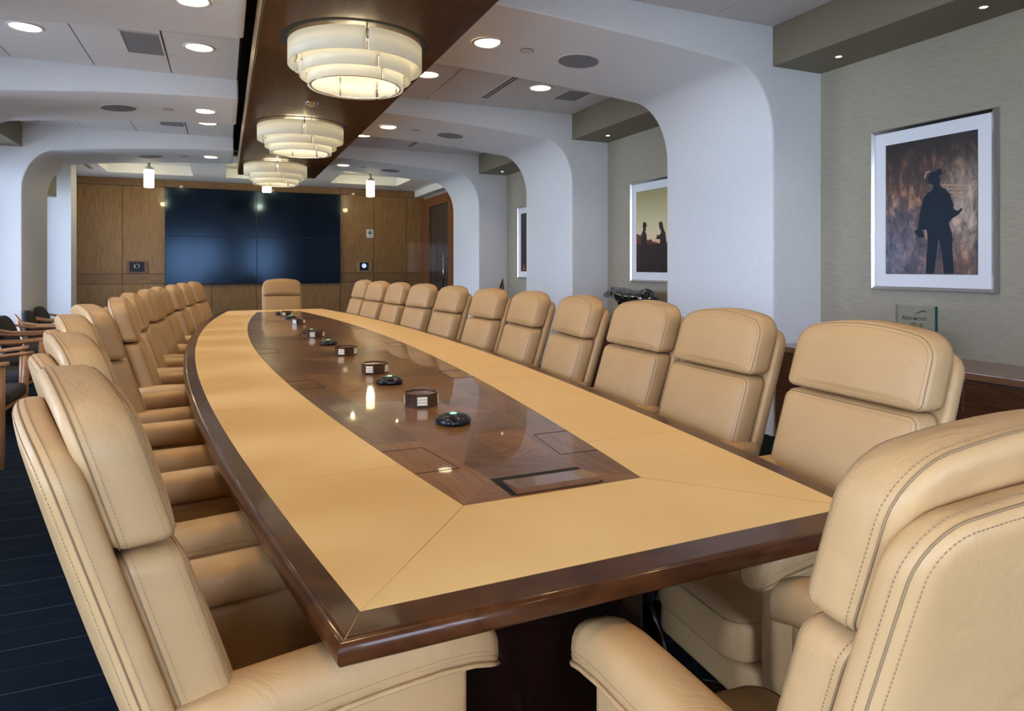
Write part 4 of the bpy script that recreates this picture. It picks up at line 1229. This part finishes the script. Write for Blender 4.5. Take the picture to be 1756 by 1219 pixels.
# ------------------------------------------------------------------ things on the credenzas
AW = thing('glass_award', 'clear rectangular glass award with dark lettering on the nearest credenza', 'award', (3.60, 2.555, CZ))
bm = bmesh.new(); bx(bm, -.045, .045, -.10, .10, 0, .022, bev=.003); obj('base', bm, M['black'], AW)
bm = bmesh.new(); bx(bm, -.010, .010, -.118, .118, .022, .295); obj('glass_plate', bm, M['awardglass'], AW)
bm = bmesh.new(); bx(bm, -.0103, .0103, -.1182, -.1155, .022, .295); obj('glass_edge', bm, mat('green_glass_edge', (.0, .08, .085), .15), AW)
navy = mat('navy_lettering', (.008, .010, .04), .4)
def text_mesh(s, size, shear):
    cu = bpy.data.curves.new('lettering', 'FONT'); cu.body = s; cu.size = size; cu.shear = shear; cu.extrude = .0004; cu.offset = size * .010
    o = bpy.data.objects.new('tmp', cu); COL.objects.link(o)
    dg = bpy.context.evaluated_depsgraph_get(); me = bpy.data.meshes.new_from_object(o.evaluated_get(dg))
    bpy.data.objects.remove(o); return me
bmt = bmesh.new(); x = 0
for s, size in (('N', .034),) + tuple((c_, .027) for c_ in 'EWMONT'):
    me = text_mesh(s, size, .22)
    tmp = bmesh.new(); tmp.from_mesh(me)
    mnx = min(v.co.x for v in tmp.verts)
    for v in tmp.verts: v.co.x -= mnx
    mxx = max(v.co.x for v in tmp.verts) - .22 * size * .5
    for v in tmp.verts: v.co.x += x
    me2 = bpy.data.meshes.new('l'); tmp.to_mesh(me2); tmp.free(); bmt.from_mesh(me2); x += mxx + .0050
for v in bmt.verts:
    X, Z, D = v.co.x, v.co.y, v.co.z
    v.co = (-.0115 - D, .075 - X * (.148 / x), .212 + Z)
obj('lettering', bmt, navy, AW)
bm = bmesh.new()
sw = [(.30, .244), (.42, .256), (.55, .268), (.63, .272), (.72, .273), (.80, .266), (.70, .268), (.60, .264), (.48, .254), (.36, .243)]
sw = [(.005 - (u - .5) * .0, z) for u, z in sw]
pts = [(.002, .240), (-.022, .254), (-.045, .264), (-.062, .262), (-.074, .260), (-.060, .270), (-.040, .270), (-.018, .258)]
f = bm.faces.new([bm.verts.new((-.0117, y, z)) for y, z in pts]); obj('swoosh_mark', bm, navy, AW)
bm = bmesh.new()
mt = [(.085, .150), (.060, .170), (.050, .182), (.045, .172), (.030, .186), (.018, .200), (-.002, .200), (-.012, .186), (-.024, .172), (-.030, .200), (-.040, .196), (-.050, .170), (-.06, .140), (-.085, .100), (-.09, .05), (.09, .05)]
f = bm.faces.new([bm.verts.new((-.0118, y, z)) for y, z in mt]); bmesh.ops.triangulate(bm, faces=[f]); obj('mountain_emblem', bm, mat('gold_emblem', (.20, .15, .06), .4, metal=.3), AW)

# polished black stone bear
def skin(name, verts, edges, radii, m, parent=None, levels=2):
    me = bpy.data.meshes.new(name); me.from_pydata(verts, edges, []); me.update()
    o = bpy.data.objects.new(name, me); COL.objects.link(o)
    sk = o.modifiers.new('skin', 'SKIN'); sk.use_smooth_shade = True
    for v, r in zip(me.skin_vertices[0].data, radii): v.radius = (r, r) if not isinstance(r, tuple) else r
    me.skin_vertices[0].data[0].use_root = True
    ss = o.modifiers.new('sub', 'SUBSURF'); ss.levels = levels; ss.render_levels = levels
    dg = bpy.context.evaluated_depsgraph_get(); m2 = bpy.data.meshes.new_from_object(o.evaluated_get(dg))
    bpy.data.objects.remove(o)
    m2.materials.clear(); m2.materials.append(m)
    for p in m2.polygons: p.use_smooth = True
    o2 = bpy.data.objects.new(name, m2); COL.objects.link(o2)
    if parent: o2.parent = parent
    return o2
m = mat('speckled_black_stone', (.006, .010, .010), .08, coat=1)
n, l, b = nodes(m); vo = n.new('ShaderNodeTexVoronoi'); vo.inputs['Scale'].default_value = 70; tcv = n.new('ShaderNodeTexCoord'); l.new(tcv.outputs['Object'], vo.inputs['Vector'])
cr = n.new('ShaderNodeValToRGB'); cr.color_ramp.elements[0].position = .06; cr.color_ramp.elements[0].color = (.16, .22, .2, 1); cr.color_ramp.elements[1].position = .16; cr.color_ramp.elements[1].color = (.004, .008, .008, 1)
l.new(vo.outputs['Distance'], cr.inputs[0]); l.new(cr.outputs[0], b.inputs['Base Color'])
# local +Y = nose
bm = bmesh.new()
def blob(path, rads, flat=1.0):
    P_ = [Vector(p) for p in path]; pts, rr = [], []
    n2 = 6
    for i in range(len(P_) - 1):
        for q in range(n2):
            f = q / n2; f2 = f * f * (3 - 2 * f)
            pts.append(P_[i].lerp(P_[i + 1], f)); rr.append(rads[i] + (rads[i + 1] - rads[i]) * f2)
    pts.append(P_[-1]); rr.append(rads[-1])
    tube(bm, pts, rr, 20)
blob([(0, -.35, .17), (0, -.325, .175), (0, -.22, .20), (0, -.08, .195), (0, .06, .20), (0, .18, .215), (0, .30, .238), (0, .38, .240), (0, .46, .224), (0, .515, .214), (0, .53, .213)], [.01, .06, .105, .098, .092, .086, .068, .056, .040, .026, .008])
for x_, y_, top_ in ((-.045, .13, .17), (.045, .19, .17), (-.05, -.26, .17), (.05, -.19, .17)):
    blob([(x_ * .8, y_, top_), (x_, y_, .09), (x_, y_ + .005, .03), (x_, y_ + .02, .002)], [.055, .038, .032, .034])
me_ = bpy.data.meshes.new('stone_bear'); bmesh.ops.recalc_face_normals(bm, faces=bm.faces[:]); bm.to_mesh(me_); bm.free()
o = bpy.data.objects.new('tmp_bear', me_); COL.objects.link(o)
rm = o.modifiers.new('r', 'REMESH'); rm.mode = 'VOXEL'; rm.voxel_size = .007; rm.use_smooth_shade = True
sm_ = o.modifiers.new('s', 'SMOOTH'); sm_.factor = .5; sm_.iterations = 8
m2 = bpy.data.meshes.new_from_object(o.evaluated_get(bpy.context.evaluated_depsgraph_get())); bpy.data.objects.remove(o)
m2.materials.clear(); m2.materials.append(m)
for p in m2.polygons: p.use_smooth = True
o = bpy.data.objects.new('stone_bear', m2); COL.objects.link(o)
o.location = (3.58, 5.36, CZ + .012); tag(o, 'polished black stone bear sculpture on the middle niche credenza', 'sculpture')
for s in (1, -1):
    bm = bmesh.new()
    bmesh.ops.create_uvsphere(bm, u_segments=12, v_segments=8, radius=.014, matrix=Matrix.Translation((s * .034, .325, .286)) @ Matrix.Diagonal((1, .6, 1.1, 1)))
    obj('ear', bm, m, o, smooth=True)

# small angular glass sculpture farther along
t = thing('glass_sculpture', 'pointed red brown and clear glass sculpture in the farthest niche', 'sculpture', (3.60, 8.70, CZ))
fm = mat('red_brown_glass', (.10, .02, .012), .1, coat=.8)
bm = bmesh.new()
apex = (0, -.06, .355); lft = (0, .115, .10); rgt = (0, -.13, .06); btm = (0, .0, 0.012)
tube(bm, [btm, lft, (0, .03, .25), apex], [.016, .014, .010, .004], 8)
tube(bm, [apex, (0, -.075, .22), rgt, btm], [.004, .012, .016, .014], 8)
tube(bm, [(0, .05, .19), (0, -.03, .12), (0, .05, .05)], [.006, .012, .008], 8)
obj('ribbon', bm, fm, t)
bm = bmesh.new(); prism(bm, [(.095, .10), (.03, .22), (-.05, .32), (-.065, .2), (-.11, .07), (0, .02)], 'x', -.003, .003); obj('glass_sheet', bm, M['awardglass'], t)
bm = bmesh.new(); bx(bm, -.05, .05, -.08, .08, 0, .018, bev=.003); obj('base', bm, M['black'], t)
